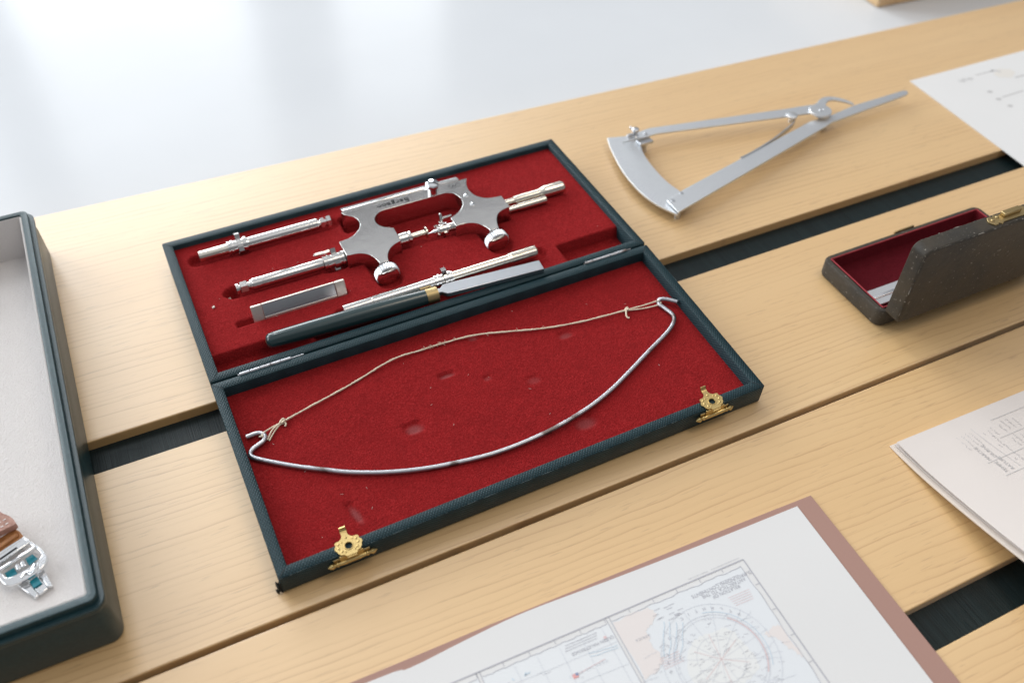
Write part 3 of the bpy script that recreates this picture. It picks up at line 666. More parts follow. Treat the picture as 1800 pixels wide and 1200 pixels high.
m = loops([[(-80.0, -26, -4.5), (-84.0, -27.0, -4.3), (-87.6, -28.6, -3.7), (-88.4, -30.2, -3.3), (-87.6, -31.4, -4.6)], [(-80, -26, -4.6), (-84.0, -28.0, -4.4), (-87.0, -31.4, -4.9)], [(-80, -26, -4.7), (-83.6, -28.8, -4.9), (-86.6, -32.0, -5.1)],
           [(-88.6, -28.7, -5.2), (-89.4, -29.2, -4.4), (-88.9, -30.0, -3.5), (-88.0, -29.6, -3.4)]])
m.build('cord_loop', 'twine', cord, base=(0, -45, -5.5), sharp=80)
m = loops([[(73.5, -29.0, -4.6), (80.8, -30.0, -4.2), (87.4, -30.6, -3.6), (88.6, -30.8, -3.4)], [(73.5, -29.4, -4.7), (80.8, -31.4, -4.6), (87.4, -32.4, -4.2), (88.9, -32.0, -3.6)]])
m.build('cord_loop', 'twine', cord, base=(0, -45, -5.5), sharp=80)
def knot(cx, cy, cz, s, tail):
    pts = [(cx+s*math.cos(k*.9)*(.75+.3*math.sin(k*2.3)), cy+s*.9*math.sin(k*.9+.5)*(.8+.25*math.cos(k*1.9)), cz+s*.55*math.sin(k*1.37)) for k in range(22)]
    m = loops([pts]+tail, .36); m.build('knot', 'twine', cord, base=(0, -45, -5.5), sharp=80)
knot(-79.6, -25.9, -4.3, 1.15, [[(-78.9, -26.6, -4.2), (-78.6, -27.6, -4.3), (-79.2, -28.3, -4.6)]])
knot(73.2, -28.9, -4.4, .85, [[(72.8, -29.2, -4.0), (71.6, -31.2, -4.4), (71.2, -32.8, -4.7), (71.9, -33.6, -4.7)]])
m = M()   # frayed fibres along the cord
for (x, y) in ((-9, -13.8), (-8, -14), (-14, -13.6), (-16, -13.6), (12, -16.8), (24, -20.4), (-2, -14.4), (36, -23.7), (-12, -13.7), (-7, -14)):
    for k in range(3):
        g = random.uniform(0, 6.28); L_ = random.uniform(.7, 1.7); m.tube([(x, y, -4.6), (x+L_*.5*math.cos(g), y+L_*.5*math.sin(g), -4.2), (x+L_*math.cos(g+.7), y+L_*math.sin(g+.7), -4.4)], .06, 4)
m.build('frayed_fibres', 'twine', cord, base=(0, -45, -5.5))['kind'] = 'stuff'

# ------------------------------------------------------------------ proportional calliper gauge
cal = thing('calliper_gauge', 'steel calliper gauge with curved scale plate and hinged arms on the back plank', 'calliper', F_TABLE, (300, 325, 0))
zc = 5.6
so = cr2([(232.6, 358.6), (229.3, 348.5), (226.8, 338.0), (224.9, 327.5), (224.2, 317.0), (224.7, 306.0), (227.0, 296.5), (231.6, 286.6)], 5)
si = cr2([(243.4, 300.8), (241.6, 309.0), (241.0, 318.0), (241.7, 330.0), (243.3, 338.5), (246.2, 346.5), (249.2, 354.2)], 5)
m = M(); m.prism(so+si, zc-1.4, zc-.2); sc = m.build('scale_plate', 'satin', cal, bevel=.15)
m = M()
for k in range(25):
    f = .08+.84*k/24; i = int(f*(len(so)-1)); x, y = so[i]; jx, jy = si[len(si)-1-int(f*(len(si)-1))]; L_ = .16 if k % 4 else .28
    m.strip([(x+(jx-x)*.06, y+(jy-y)*.06), (x+(jx-x)*(.06+L_), y+(jy-y)*(.06+L_))], .14, zc-.16)
m.build('graduation', 'ink_l', sc, base=(300, 325, 0), recalc=False)
low = [(231.9, 286.6), (346.0, 316.9), (352.5, 319.0), (410.0, 324.0), (412.8, 325.4), (413.3, 327.3), (411.4, 328.4), (374.0, 327.4), (356, 324.6), (341.5, 324.4), (243.6, 300.8), (231.6, 297.0)]
m = M(); m.prism(low, zc+.3, zc+1.5); m.build('fixed_arm', 'satin', cal, bevel=.12)
up = [(235.8, 347.9), (246.0, 350.9), (246.6, 352.4), (255.6, 353.3), (335.0, 338.6), (351.0, 336.2), (352.5, 329), (345.0, 329.6), (331.2, 332.0), (256.0, 347.2), (246.0, 347.0)]
m = M(); m.prism(up, zc+2.0, zc+3.0); ua = m.build('moving_arm', 'satin', cal, bevel=.12)
hk = cr2([(349.5, 336.0), (355.0, 336.6), (359.0, 338.8), (363.2, 339.9), (368.2, 338.2), (372.6, 333.4), (374.6, 327.6)], 6)
hki = cr2([(374.0, 327.6), (371.4, 331.0), (367.0, 335.4), (363.0, 335.8), (360.0, 333.8), (356.5, 330.4)], 6)
m = M(); m.prism(hk+hki, zc+1.5, zc+2.7); m.build('curved_jaw', 'satin', ua, base=(300, 325, 0), bevel=.2)
m = M(); m.box(244.6, 252.6, 343.8, 348.6, zc-.1, zc+1.55); m.build('guide_block', 'steel', cal, bevel=.3)
m = M(); m.lathe([(0, 2.2), (.4, 1.6), (.5, 1.2), (2.6, 1.2), (2.8, 1.9), (4.2, 1.9), (4.5, 1.4)], (244.6, 350.4, zc+2.9), (0, 0, 1), 20); m.lathe([(0, .8), (2.6, .8), (3.0, .4)], (245.2, 352.8, zc+4.2), (-.35, 1, .5), 12)
m.lathe([(0, 1.0), (3.0, 1.0), (3.3, .5)], (242.8, 350.4, zc+4.0), (-1, -.1, 0), 12); m.build('clamp_screw', 'steel', cal)
m = M(); m.lathe([(0, 1.1), (.5, 1.0), (.8, .3)], (250.4, 349.2, zc+2.95), (0, 0, 1), 16); m.build('rivet', 'steel', cal)
for x, y in ((241.2, 298.6), (234.0, 295.2)):
    m = M(); m.lathe([(0, 1.0), (.3, .9), (.4, .2)], (x, y, zc+1.46), (0, 0, 1), 14); m.build('rivet', 'steel', cal)
m = M(); m.lathe([(0, 6.0), (.1, 6.2), (1.2, 6.2), (1.4, 6.0), (1.42, 1.6), (1.3, 1.5), (1.3, 1.2), (1.8, 1.0), (1.9, .3)], (350.8, 328.0, zc+3.02), (0, 0, 1), 40); m.build('pivot_disc', 'satin', cal)
m = M(); m.lathe([(-3.4, 1.2), (-.4, 1.2), (-.2, 2.9), (0, 3.1), (.9, 3.1), (1.1, 2.8), (1.15, .5)], (333.6, 331.0, zc+3.02), (0, 0, 1), 28); m.build('stud', 'satin', cal)
m = M(); P = cat_rom([(334.4, 329.2, zc+1.0), (331.5, 326.5, zc+.8), (320.7, 321.8, zc+.7), (309.8, 317.6, zc+.7), (294.3, 313.2, zc+.6), (286, 311.4, zc+.6)], 6)
for i in range(len(P)-1):
    d = P[i+1]-P[i]; q = Vector((-d.y, d.x, 0)).normalized()*.42; m.obox((P[i]+P[i+1])/2, d*.52, q, (0, 0, 1.3))
m.build('spring', 'steel', cal)
for x, y, zz, r in ((234.5, 290.5, zc-.1, 1.6), (248.5, 346, zc-.1, 1.6), (350.8, 325.0, zc-.1, 2.6)):
    m = M(); m.lathe([(0, r), (zz, r)], (x, y, 0), (0, 0, 1), 16); m.build('underside_stud', 'steel', cal)     # feet that keep the gauge off the table

# ------------------------------------------------------------------ small worn case with its lid standing open
sc = thing('small_case', 'small worn black leather case with wine velvet lining, lid standing upright', 'case', F_TABLE, (320, 207, 0))
rc = (272.6, 368, 187.4, 228.4)
m = M(); m.rloft(rc, 4.0, [(1.6, 0), (.4, .5), (0, 1.6), (0, 8.2), (.5, 9.0), (2.2, 9.2), (2.5, 8.8), (2.6, 2.0)], 5); cb = m.build('case_base', 'worn_leather', sc, sharp=40)
m = M(); m.rloft((rc[0]+2.65, rc[1]-2.65, rc[2]+2.65, rc[3]-2.65), 2.4, [(0, 9.25), (.5, 9.35), (.9, 9.1), (1.1, 3.6), (2.0, 3.1)], 4, cap0=False); m.build('velvet_lining', 'velvet', cb, base=(320, 207, 0), sharp=60, recalc=False)
m = M(); ring = [(rc[0]+2.9, rc[2]+2.9), (rc[1]-2.9, rc[2]+2.9), (rc[1]-2.9, rc[3]-2.9), (rc[0]+2.9, rc[3]-2.9)]
for k in range(4):
    a, b = ring[k], ring[(k+1) % 4]; m.tube([(a[0], a[1], 9.35), ((a[0]+b[0])/2, (a[1]+b[1])/2, 9.42), (b[0], b[1], 9.35)], .32, 7)
m.build('red_piping', 'redpipe', cb, base=(320, 207, 0))
xf = lambda u, v, w_: (u, 187.0-w_, 9.6+v)      # lid frame: v goes up, w towards the viewer
m = M(); m.rloft((rc[0], rc[1], 0, 40.6), 3.6, [(2.6, 4.6), (2.5, .3), (2.2, 0), (.3, 0), (0, .3), (0, 6.4), (.2, 7.0), (.7, 7.4), (1.4, 7.5)], 5, xf=xf, cap0=True); cl = m.build('case_lid', 'worn_leather', sc, sharp=40)
m = M(); m.rloft((rc[0]+2.7, rc[1]-2.7, 2.7, 37.9), 2.2, [(0, .1), (.9, .5), (1.1, 4.0), (1.6, 4.4)], 4, xf=xf, cap0=False); m.build('velvet_lining', 'velvet', cl, base=(320, 207, 0), recalc=False)
m = M()   # bare scuffed edges of the lid
for (a, b, w_) in (((rc[0]+3.4, 40.25), (rc[1]-4, 40.25), 7.12), ((rc[0]+.35, 2.5), (rc[0]+.35, 37.2), 7.1), ((rc[0]+3.4, 40.5), (rc[1]-4, 40.5), .2), ((rc[0]+3, .35), (rc[1]-3, .35), 7.1)):
    f = 0.0; L_ = math.hypot(b[0]-a[0], b[1]-a[1])
    while f < 1:
        ln = random.choice((.6, 1.0, 1.6, 3.0, 5.0))/L_; r_ = random.choice((.05, .08, .12, .26)); k_ = 7; pth = []
        for k in range(k_+1):
            q = min(1, f+ln*k/k_); pth.append(Vector(xf(a[0]+(b[0]-a[0])*q, a[1]+(b[1]-a[1])*q, w_))+Vector((random.uniform(-.08, .08), random.uniform(-.1, .1), random.uniform(-.1, .1))))
        m.tube(pth, lambda k: r_*(.3+math.sin(math.pi*k))*random.uniform(.6, 1.2), 6); f += ln+random.choice((0, .1, .2, .6, 3.5))/L_
m.build('scuffed_edge', 'wear', cl, base=(320, 207, 0), sharp=80)
# clasp on the free edge of the lid
cx = 322
out = [(-12.5, 1.2), (-11.5, 2.4), (-9.8, 2.6), (-9.2, 1.7), (-7.8, 2.9), (-6.5, 2.2), (6.5, 2.2), (7.8, 2.9), (9.2, 1.7), (9.8, 2.6), (11.5, 2.4), (12.5, 1.2), (12.9, 0), (12.5, -1.2), (11.5, -2.4), (9.8, -2.6), (9.2, -1.7), (7.8, -2.9), (6.5, -2.2), (-6.5, -2.2), (-7.8, -2.9), (-9.2, -1.7), (-9.8, -2.6), (-11.5, -2.4), (-12.5, -1.2), (-12.9, 0)]
m = M(); m.prism([(cx+a, 183.4+b) for a, b in out], 50.15, 50.85)
for x, y in ((-10.6, .2), (10.6, .2), (-7.4, 1.0), (7.4, -1.0)): m.lathe([(0, .8), (.4, .6), (.55, .15)], (cx+x, 183.4+y, 50.84), (0, 0, 1), 12)
cp = m.build('clasp_plate', 'oldbrass', sc, bevel=.12)
m = M(); m.box(cx-4.8, cx+4.8, 183.0, 185.6, 50.87, 52.6); m.build('clasp_tongue', 'oldbrass', cp, base=(320, 207, 0), bevel=.4, segs=3)
m = M(); m.box(cx-6, cx+6, 228.2, 229.1, 4.2, 9.6); m.build('catch_plate', 'oldbrass', sc, bevel=.3)
m = M(); m.tube([(rc[0]+3, 187.25, 9.45), (rc[1]-3, 187.25, 9.45)], .5, 8); m.build('hinge_strip', 'black', sc)
gau = thing('steel_rule', 'pale flat steel rule with a bright centre line inside the small case', 'rule', F_TABLE, (300, 200, 3))
m = M(); m.prism([(279.2, 196.8), (280.2, 195.6), (362, 195.6), (362, 204.6), (280.4, 204.9), (279.2, 203.6)], 3.3, 4.6); ru = m.build('rule_body', 'satin', gau, bevel=.25)
m = M(); m.box(279.4, 362, 199.3, 200.9, 4.5, 5.1); m.build('centre_ridge', 'polished', gau, bevel=.1)

# ------------------------------------------------------------------ presentation box with a watch strap
pb = thing('presentation_box', 'dark green presentation box lined in pale suede at the left edge', 'box', F_TABLE, (-120, 286, 0))
ro = (-190, -50, 178.2, 393)
m = M(); m.rloft(ro, 4.5, [(1.2, 0), (.3, .4), (0, 1.2), (.5, 15), (1.3, 18.4), (1.3, 19.2), (.25, 19.8), (.05, 20.2), (.05, 22.0), (.25, 22.3), (1.75, 22.35), (1.8, 24.75), (2.0, 24.95), (4.35, 25), (4.5, 24.8, 1.2), (4.6, 1.5, 1.2)], 6); pbs = m.build('box_shell', 'lacquer', pb, sharp=40)
m = M(); m.rloft((ro[0]+4.65, ro[1]-4.65, ro[2]+4.65, ro[3]-4.65), 1.2, [(0, 24.3), (.55, 24.5), (.8, 24.0), (.8, 3.0)], 4, cap0=False); m.build('suede_lining', 'suede', pbs, base=(-120, 286, 0), sharp=60, recalc=False)
ws = thing('watch_strap', 'brown leather watch strap with polished folding clasp inside the pale lined box', 'watch strap', F_TABLE, (-80, 220, 3))
dA = Vector((-8.7, -2.6, 0)).normalized()          # along the clasp hinge, towards the left
cc = Vector((-76.0, 217.5, 0)); ux = -dA; uy = Vector((-ux.y, ux.x, 0))   # ux right, uy up the strap
P2 = lambda a, b: ((cc+ux*a+uy*b).x, (cc+ux*a+uy*b).y)
pl = lambda L_: [P2(a, b) for a, b in L_]
m = M()
def ringplate(m, outer, inner, z0, z1):
    n = len(outer); vs = [(x, y, z) for z in (z0, z1) for x, y in outer+inner]; fs = []
    for i in range(n):
        j = (i+1) % n; fs += [(i, n+i, n+j, j), (2*n+i, 2*n+j, 3*n+j, 3*n+i), (i, j, 2*n+j, 2*n+i), (n+j, n+i, 3*n+i, 3*n+j)]
    m.add(vs, fs)
def cpl(L_, n=4): return [P2(p.x, p.y) for p in cat_rom([(a_, b_, 0) for a_, b_ in L_+L_[:1]], n)[:-1]]
fo = [(4.1, 8.8), (4.9, 5.6), (6.2, 1.4), (6.9, -3.2), (6.2, -5.4), (4.4, -7.0), (2.0, -7.7), (-.8, -8.0), (-4.0, -7.7), (-6.8, -6.9), (-8.2, -5.0), (-8.6, -1.4), (-8.4, 3.4), (-8.0, 7.6)]
fi = [(3.6, 6.4), (4.2, 4.6), (5.1, 1.6), (5.7, -2.0), (5.0, -3.0), (3.2, -3.9), (1.2, -4.1), (-.9, -4.2), (-3.4, -4.1), (-5.6, -3.8), (-6.8, -2.8), (-7.2, -.6), (-7.2, 2.6), (-7.0, 5.6)]
ringplate(m, cpl(fo), cpl(fi), 6.0, 7.5)
clp = m.build('clasp_frame', 'polished', ws, bevel=.4, segs=3)
m = M(); m.prism(pl([(-9.5, 3.0), (4.6, 4.6), (3.9, 7.6), (-9.5, 5.9)]), 6.7, 8.0); cbr = m.build('clasp_bridge', 'polished', ws, bevel=.22)
m = M(); m.prism(pl([(-5.6, 4.3), (.6, 5.0), (.4, 5.7), (-5.8, 5.0)]), 8.0, 8.08); m.build('bridge_slot', 'engrave', cbr, base=(-80, 220, 3))
q0_, q1_ = P2(-8.0, 1.0), P2(5.2, 1.9)
m = M(); m.lathe([(0, .5), (.2, .62), (13.0, .62), (13.2, .5)], (*q0_, 7.5), (q1_[0]-q0_[0], q1_[1]-q0_[1], 0), 14); m.build('pivot_rod', 'polished', ws)
for (a_, b_) in ((-3.0, -1.5), (-1.3, .3)):
    m = M(); m.prism(pl([(a_, -2.4), (b_, -2.3), (b_, .6), (a_, .5)]), 5.0, 6.9); m.build('pivot_barrel', 'polished', ws, bevel=.45, segs=3)
for L_ in ([(-6.6, -2.5), (-3.4, -2.6), (-3.4, .9), (-6.7, .8)], [(.7, -1.8), (4.0, -1.2), (3.4, 1.8), (.7, 1.6)], [(-1.6, -11.2), (1.3, -11.0), (1.0, -7.4), (-1.7, -7.9)]):
    m = M(); m.prism(pl(L_), 4.85, 5.2); m.build('protective_film', 'teal', ws, bevel=.1)
for L_, z_ in (([(-5.2, -6.2), (-1.9, -6.6), (-1.3, -14.4), (-2.9, -14.7)], 4.9), ([(-1.8, -6.6), (1.4, -6.6), (2.1, -13.8), (-1.2, -14.4)], 4.6), ([(1.5, -6.6), (4.0, -6.2), (3.6, -14.2), (2.2, -13.8)], 4.9)):
    m = M(); m.prism(pl(L_), 3.2, z_); m.build('clasp_tongue', 'polished', ws, bevel=.25)
m = M(); em = [(-2.8, -6.6, 7.5), (-1.4, -6.0, 8.0), (-.4, -6.6, 8.3), (.5, -6.9, 8.3), (1.4, -6.0, 8.3), (2.4, -5.2, 8.2), (3.0, -5.8, 8.0), (2.2, -6.6, 7.9), (1.2, -6.9, 7.7)]
m.tube(cat_rom([(*P2(a_, b_), z_) for a_, b_, z_ in em], 5), .42, 8); m.build('emblem', 'polished', ws)
m = M(); m.prism(pl([(-12, 6.6), (4.0, 8.3), (3.7, 12.0), (3.0, 14.0), (-12, 13.6)]), 5.8, 7.4); us = m.build('strap_underside', 'tan', ws, bevel=.5, segs=3)
m = M(); m.prism(pl([(-6.5, 8.6), (2.8, 9.6), (2.6, 11.4), (-6.5, 10.4)]), 7.3, 8.3); m.build('strap_loop', 'tan', us, base=(-80, 220, 3), bevel=.4, segs=3)
m = M(); m.prism(cpl([(-14, 13.2), (-4, 13.2), (1.8, 12.7), (3.8, 12.5), (4.2, 13.8), (3.8, 16.6), (2.4, 19.6), (.2, 22), (-14, 24)], 3), 8.2, 10.8); m.build('strap_end', 'strap', ws, bevel=.9, segs=3)
for k in range(6):
    for b0 in (14.3, 16.4):
        a, b = P2(-7+1.75*k, b0+.06*k); m = M(); m.obox((a, b, 10.82), ux*.5, uy*.16, (0, 0, .1)); m.build('stitch', 'piping', ws)

# ------------------------------------------------------------------ printed map on a brown folder
fold = thing('brown_folder', 'brown card folder lying under the map sheet', 'folder', F_TABLE, (100, 60, 0))
m = M(); m.prism([(190.1, 128.3), (156, 129.5), (125, 130.2), (57, 132.0), (27, 132.4), (-90, 134.6), (-90, -20), (187.2, -20)], .1, .75); m.build('folder_card', 'brown', fold, bevel=.12)
mp = thing('map_sheet', 'white printed polar map sheet with wide margins on the brown folder', 'map', F_TABLE, (100, 60, .8))
top = cr2([(182.3, 126.4), (142, 127.6), (105, 129.2), (72, 130.9), (50, 130.2), (30, 129.1), (15, 130.4), (-90, 131.5)], 4)
m = M(); m.prism(top+[(-90, -22), (178.2, -22)], .82, 1.02); m.build('sheet', 'paper', mp)
zm = 1.06
U = Vector((-.99978, .021, 0)); V = Vector((-.021, -.99978, 0)); MO = Vector((150.9, 116.4, 0))
mpp = lambda u, v: ((MO+U*u+V*v).x, (MO+U*u+V*v).y)
def wav(a, b, amp, n=60):
    out = []; ph = random.uniform(0, 6)
    for k in range(n+1):
        f = k/n; x = a[0]+(b[0]-a[0])*f; y = a[1]+(b[1]-a[1])*f; w_ = amp*(math.sin(f*n*.55+ph)*.6+math.sin(f*n*1.3)*.4)
        dx, dy = b[0]-a[0], b[1]-a[1]; L_ = math.hypot(dx, dy); out.append(mpp(x-dy/L_*w_, y+dx/L_*w_))
    return out
def part(name, mat, fn, z=None):
    m = M(); fn(m); return m.build(name, mat, mp, recalc=False)
CU, CV = 27.3, 28.0
def sea(m): m.poly([mpp(2.2, 2.0), mpp(54, 2.0), mpp(54, 120), mpp(2.2, 120)], zm)
def inset(m): m.poly([mpp(55.2, 2.0), mpp(101, 2.0), mpp(101, 120), mpp(55.2, 120)], zm); m.poly([mpp(102.2, 2.0), mpp(200, 2.0), mpp(200, 120), mpp(102.2, 120)], zm)
part('map_sea', 'sea', sea); part('map_inset', 'inset', inset)
def jag(pts, n=5, a=.5):
    out = []
    for i in range(len(pts)):
        p, q = pts[i], pts[(i+1) % len(pts)]
        for k in range(n):
            f = k/n; e = a if k else 0; out.append(mpp(p[0]+(q[0]-p[0])*f+random.uniform(-e, e), p[1]+(q[1]-p[1])*f+random.uniform(-e, e)))
    return out
def ice(m):
    m.poly([mpp(CU+(11.2+1.3*math.sin(3*g*.105+1)+random.uniform(-.5, .5))*math.cos(g*.105), CV+(11.0+1.5*math.cos(2*g*.105)+random.uniform(-.5, .5))*math.sin(g*.105)) for g in range(60)], zm+.03)
part('map_ice', 'ice', ice)
part('map_ice', 'ice', lambda m: m.poly(jag([(60, 30), (72, 24), (86, 20), (98, 26), (100, 60), (62, 60)]), zm+.03))
for lp in ([(53.6, 2.4), (40, 2.4), (38.5, 5.5), (42, 8.5), (45, 9.5), (45.5, 14), (44.5, 20), (48, 23), (53.6, 24)], [(2.4, 26), (5, 25), (9.5, 26.5), (7, 28.5), (5.5, 32), (3.5, 36), (2.4, 38)], [(86, 14), (92, 12), (98, 15), (96, 20), (88, 19)]):
    part('map_land', 'land', lambda m: m.poly(jag(lp), zm+.04))
def frame(m):
    for (a, b, w_) in (((0, 0), (230, 0), .42), ((0, 0), (0, 130), .42), ((54, 0), (54, 130), .22), ((55.2, 0), (55.2, 130), .22), ((101, 0), (101, 130), .22), ((102.2, 0), (102.2, 130), .22)): m.strip([mpp(*a), mpp(*b)], w_, zm+.07)
    for k in range(1, 24): m.strip([mpp(k*9.3, 0.3), mpp(k*9.3, 1.6)], .2, zm+.07)
    for k in range(1, 11): m.strip([mpp(.3, k*10.1), mpp(1.8, k*10.1)], .2, zm+.07)
    m.strip(wav((2.3, 2.1), (53.6, 2.1), .35, 46), .2, zm+.07); m.strip(wav((2.3, 2.1), (2.3, 120), .35, 60), .2, zm+.07); m.strip(wav((55.6, 2.1), (100.6, 2.1), .22, 90), .2, zm+.07); m.strip(wav((102.6, 2.1), (180, 2.1), .22, 120), .2, zm+.07)
part('map_frame', 'ink', frame)
def circ(m, r, w_, a0=0, a1=360, n=72): m.strip([mpp(CU+r*math.cos(math.radians(a0+(a1-a0)*k/n)), CV+r*math.sin(math.radians(a0+(a1-a0)*k/n))) for k in range(n+1)], w_, zm+.08)
def grat(m):
    for r, w_ in ((15.6, .18), (14.6, .12), (19.5, .12), (8.0, .1)): circ(m, r, w_)
    for k in range(12):
        g = math.radians(30*k+8); m.strip([mpp(CU+1*math.cos(g), CV+1*math.sin(g)), mpp(CU+20*math.cos(g), CV+20*math.sin(g))], .1, zm+.075)
    for k in range(5): m.strip(wav((58+8*k, 3), (57+8*k+1, 44), .15, 12), .1, zm+.075)
    for k in range(4): m.strip(wav((55.6, 9+8*k), (100.6, 8+8*k), .15, 12), .1, zm+.075)
    for k in range(26):
        g = random.uniform(0, 6.28); r = random.uniform(16, 24); u, v = CU+r*math.cos(g), CV+r*math.sin(g)
        if 3 < u < 53 and 14 < v < 60: m.strip(wav((u, v), (u+random.uniform(3, 8), v+random.uniform(-2, 2)), .3, 8), .1, zm+.09)
part('graticule', 'ink_l', grat)
def micro(m):      # rows of print too small to read
    for k in range(150):
        g = random.uniform(0, 6.28); r = abs(random.gauss(11.5, 5)); u, v = CU+r*math.cos(g), CV+r*math.sin(g)
        if not(3 < u < 52 and 12 < v < 70): continue
        L_ = random.uniform(1.0, 3.2); q = random.uniform(-.35, .35); n = int(L_/.35)
        for j in range(n):
            if random.random() < .85: m.strip([mpp(u+.35*j, v+q*.35*j), mpp(u+.35*j+.24, v+q*(.35*j+.24))], random.uniform(.10, .22), zm+.1)
    for k in range(60):
        u, v = random.uniform(57, 160), random.uniform(4, 40); n = random.randint(3, 8)
        for j in range(n): m.strip([mpp(u+.4*j, v), mpp(u+.4*j+.27, v)], random.uniform(.10, .2), zm+.1)
    for v in (3.4, 4.3, 5.2):
        for j in range(26): m.strip([mpp(59+.45*j+v*.4, v), mpp(59.3+.45*j+v*.4, v)], random.uniform(.18, .34), zm+.1)
    for v, u0, u1 in ((4.4, 5, 15), (-1.1, 1, 13), (-1.1, 14, 22)):
        for j in range(int((u1-u0)/.42)): m.strip([mpp(u0+.42*j, v), mpp(u0+.3+.42*j, v)], random.uniform(.10, .2), zm+.1)
    for k in range(14):
        u, v = random.uniform(28, 40), random.uniform(4, 10)
        for j in range(5): m.strip([mpp(u+.42*j, v), mpp(u+.3+.42*j, v)], .22, zm+.1)
part('small_print', 'ink', micro)
def blue(m):
    for k in range(4): m.strip(wav((38-2*k, 9+k), (44-1.4*k, 20+k), .4, 10), .22, zm+.09)
    for k in range(30): u, v = random.uniform(86, 100), random.uniform(6, 30); m.strip(wav((u, v), (u+random.uniform(.5, 2), v+random.uniform(-1, 1)), .1, 3), .4, zm+.09)
    m.strip(wav((56, 10), (66, 9), .2, 8), .2, zm+.09); m.strip(wav((56, 11), (66, 10), .2, 8), .2, zm+.09); circ(m, 16.6, .25, 150, 260)
part('blue_print', 'ink_b', blue)['kind'] = 'stuff'
def red(m):
    for k in range(5):
        m.strip([mpp(4.6+.3*k*.5, 10.6+.85*k), mpp(13.2-.2*k, 10.5+.85*k)], .13, zm+.09); m.strip([mpp(38.6, 20+.85*k), mpp(46, 20+.85*k)], .13, zm+.09)
    circ(m, 15.1, .35, 140, 230)
    for g in (25, 80, 150, 205, 265, 320): m.strip([mpp(CU, CV), mpp(CU+9*math.cos(math.radians(g)), CV+9*math.sin(math.radians(g)))], .14, zm+.09)
    m.strip([mpp(73, 13.6), mpp(62, 12.6)], .18, zm+.09); m.poly([mpp(58, 5.6), mpp(59, 5.6), mpp(59, 6.6), mpp(58, 6.6)], zm+.09)
part('red_print', 'ink_r', red)
part('flag_stripes', 'flag_r', lambda m: m.poly([mpp(72.4, 13.0), mpp(74.3, 13.0), mpp(74.3, 14.5), mpp(72.4, 14.5)], zm+.1))
part('flag_canton', 'flag_b', lambda m: m.poly([mpp(72.2, 13.0), mpp(73.1, 13.0), mpp(73.1, 13.9), mpp(72.2, 13.9)], zm+.13))
RT = math.pi-.021
def mtext(body, size, u, v, mat='ink', **kw):
    x, y = mpp(u, v); return text_obj('lettering', body, size, (x, y, zm+.12), RT, mat, mp, **kw)
mtext('RELATION OF\nANTARCTICA TO THE\nSURROUNDING CONTINENTS', 1.75, 12.4, 6.6, line=.85)
mtext('QUEEN MAUD RANGE', 1.55, 63.5, 6.9)
mtext('ROSS ICE SHELF', 1.2, 68.5, 13.3, 'ink_l', spacing=1.7)
mtext('AFRICA', 1.3, 47.2, 11.2, 'ink', spacing=1.3)
for k, ch in enumerate('ATLANTIC'):
    g = math.radians(218+9.5*k); x, y = mpp(CU+18*math.cos(g), CV+18*math.sin(g)); text_obj('lettering', ch, 1.5, (x, y, zm+.12), RT, 'ink', mp)
for k, ch in enumerate('OCEAN'):
    g = math.radians(312+9.5*k); x, y = mpp(CU+17.6*math.cos(g), CV+17.6*math.sin(g)); text_obj('lettering', ch, 1.4, (x, y, zm+.12), RT+.6, 'ink', mp)

# ------------------------------------------------------------------ document with a hand-drawn table (right edge)
def lift(y): f = max(0, (133-y)/63.0); return 10.5*f**1.45
doc = thing('document', 'stack of pale sheets with a pencilled table, curling up at the right edge', 'document', F_TABLE, (300, 90, 0))
def sheet(name, mat, x0, y1, dz, th, skew):
    m = M(); nx, ny = 20, 34; g = []
    for s_ in (0, 1):
        for j in range(ny+1):
            y = y1-(y1-10)*j/ny
            for i in range(nx+1):
                x = x0+skew*(y1-y)+(440-x0)*i/nx; g.append((x, y-.02*(x-x0), dz+lift(y)+s_*th+.15*math.sin(x*.05+y*.04)*(1 if y < 120 else 0)))
    n = (nx+1)*(ny+1); fs = []
    for s_ in (0, 1):
        for j in range(ny):
            for i in range(nx):
                a = s_*n+j*(nx+1)+i; q = (a, a+1, a+nx+2, a+nx+1); fs.append(q if not s_ else q[::-1])
    edge = [i for i in range(nx)]
    for i in range(nx): fs.append((i, i+1, n+i+1, n+i)); a = ny*(nx+1)+i; fs.append((a, a+1, n+a+1, n+a))
    for j in range(ny): a = j*(nx+1); b = a+nx+1; fs.append((a, b, n+b, n+a)); fs.append((a+nx, b+nx, n+b+nx, n+a+nx))
    m.add(g, fs); return m.build(name, mat, doc, sharp=50)
sheet('cover_card', 'cream', 233.2, 133.9, .15, .55, -.004)
sheet('sheet', 'letter', 235.0, 133.4, 1.15, .3, .006)
sheet('sheet', 'letter', 235.8, 133.2, 2.1, .28, .000)
sheet('sheet', 'letter', 234.8, 132.9, 3.1, .3, -.012)
ztop = lambda x, y: 3.1+lift(y+.02*(x-234))+.3+.15*math.sin(x*.05+y*.04)+.14
def drape(o, b=(300, 90, 0)):
    for v_ in o.data.vertices:
        x, y = v_.co.x*1000+b[0], v_.co.y*1000+b[1]; v_.co.z = ztop(x, y)*MM
DY = lambda x, y: (x-.030*(133-y)-0, y)   # follow the raised page
def dl(m, a, b, w_):
    n = 14; m.strip([(a[0]+(b[0]-a[0])*k/n, a[1]+(b[1]-a[1])*k/n) for k in range(n+1)], w_, 0)
m = M()
for a, b, w_ in (((257.5, 109.3), (300, 108.6), .22), ((258.2, 101.7), (300, 101.0), .28), ((265.6, 125.6), (267.0, 102.6), .18), ((272, 116.8), (300, 116.2), .22), ((276, 125.4), (310, 124.6), .22)): dl(m, a, b, w_)
drape(m.build('table_rule', 'ink_pl', doc, recalc=False))
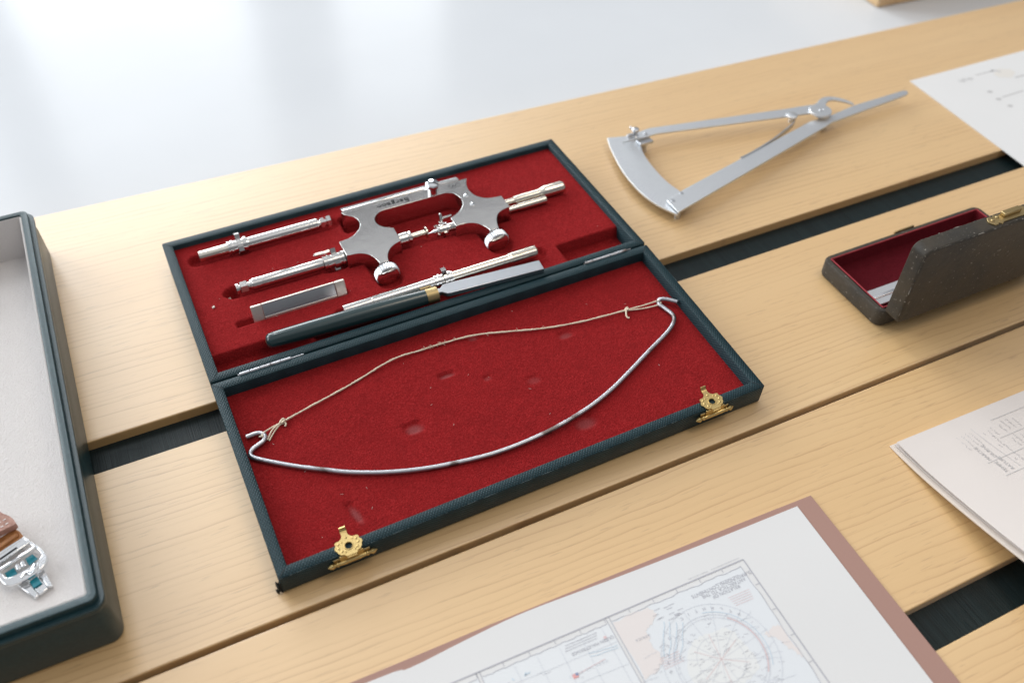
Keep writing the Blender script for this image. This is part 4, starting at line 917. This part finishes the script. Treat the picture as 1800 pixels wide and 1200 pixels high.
def dtext(body, size, x, y, mat='ink_p', **kw):
    o = text_obj('lettering', body, size, (x, y, 0), math.pi/2, mat, doc, align='LEFT', **kw); drape(o)
dtext('TEMPE', 2.1, 260.6, 102.6, shear=.1); dtext('RATURE', 2.0, 263.6, 102.8, shear=.1)
dtext('MARCHE', 2.0, 259.6, 109.8, shear=.1); dtext('DIURNE', 2.0, 262.8, 110.2, shear=.1)
def scrib(m, x, y, L_):
    y_ = y
    while y_ < y+L_:
        w_ = random.uniform(.35, .7); m.strip([(x+random.uniform(-.45, .45), y_), (x+random.uniform(-.5, .5), y_+w_*.5), (x+random.uniform(-.45, .45), y_+w_)], .17, 0); y_ += w_+random.uniform(.05, .4)
m = M()
for x, y, L_ in ((257.2, 117.2, 7), (259.6, 118.2, 6), (261.8, 118, 6), (263.6, 117, 7), (270.6, 104.5, 17), (268.5, 105.6, 1), (268.8, 113, 1), (268.2, 120.5, 1), (276, 110.5, 4), (278, 111, 5), (277, 118, 4), (279.5, 118.6, 5), (282, 118.2, 5), (284.5, 118, 4), (280.5, 111, 4), (283, 110.4, 5), (273, 118.2, 4), (275, 102.5, 3), (268, 96.6, 2), (271, 95, 3)): scrib(m, x, y, L_)
drape(m.build('handwriting', 'ink_p', doc, recalc=False))

# ------------------------------------------------------------------ drawing sheet at the back right
ds = thing('drawing_sheet', 'white sheet with faint sketch marks lying across the back plank at right', 'paper', F_TABLE, (470, 300, 0))
m = M(); m.prism([(432.6, 342.9), (560, 341.0), (556, 205), (426.5, 206.5)], .12, .5); m.build('sheet', 'paper', ds)
m = M()
for k in range(9): m.strip([(459.5+1.15*k, 328.6+random.uniform(-1.2, 1.2)), (460.2+1.15*k, 331.2+random.uniform(-1, 1))], .7, .56)
m.strip([(474, 331.5), (488, 331.2)], .8, .56); m.strip([(486.5, 331.6), (489.5, 330.6), (491, 328)], 1.6, .56)
m.strip([(470, 306.4), (487, 306.6)], 1.0, .56); m.strip([(494, 319.6), (502, 319.6)], 1.2, .56)
for x, y in ((467.7, 313.8), (466.4, 305.6), (467.0, 297.4)): m.poly([(x+1.9*math.cos(g*.8), y+1.5*math.sin(g*.8)) for g in range(8)], .56)
m.build('sketch', 'ink_pl', ds, recalc=False)
m = M(); m.poly([(492+7*math.cos(g*.4), 326+5*math.sin(g*.4)+.8*math.sin(g*2.)) for g in range(16)], .54); m.build('pale_stain', 'stain', ds, recalc=False)
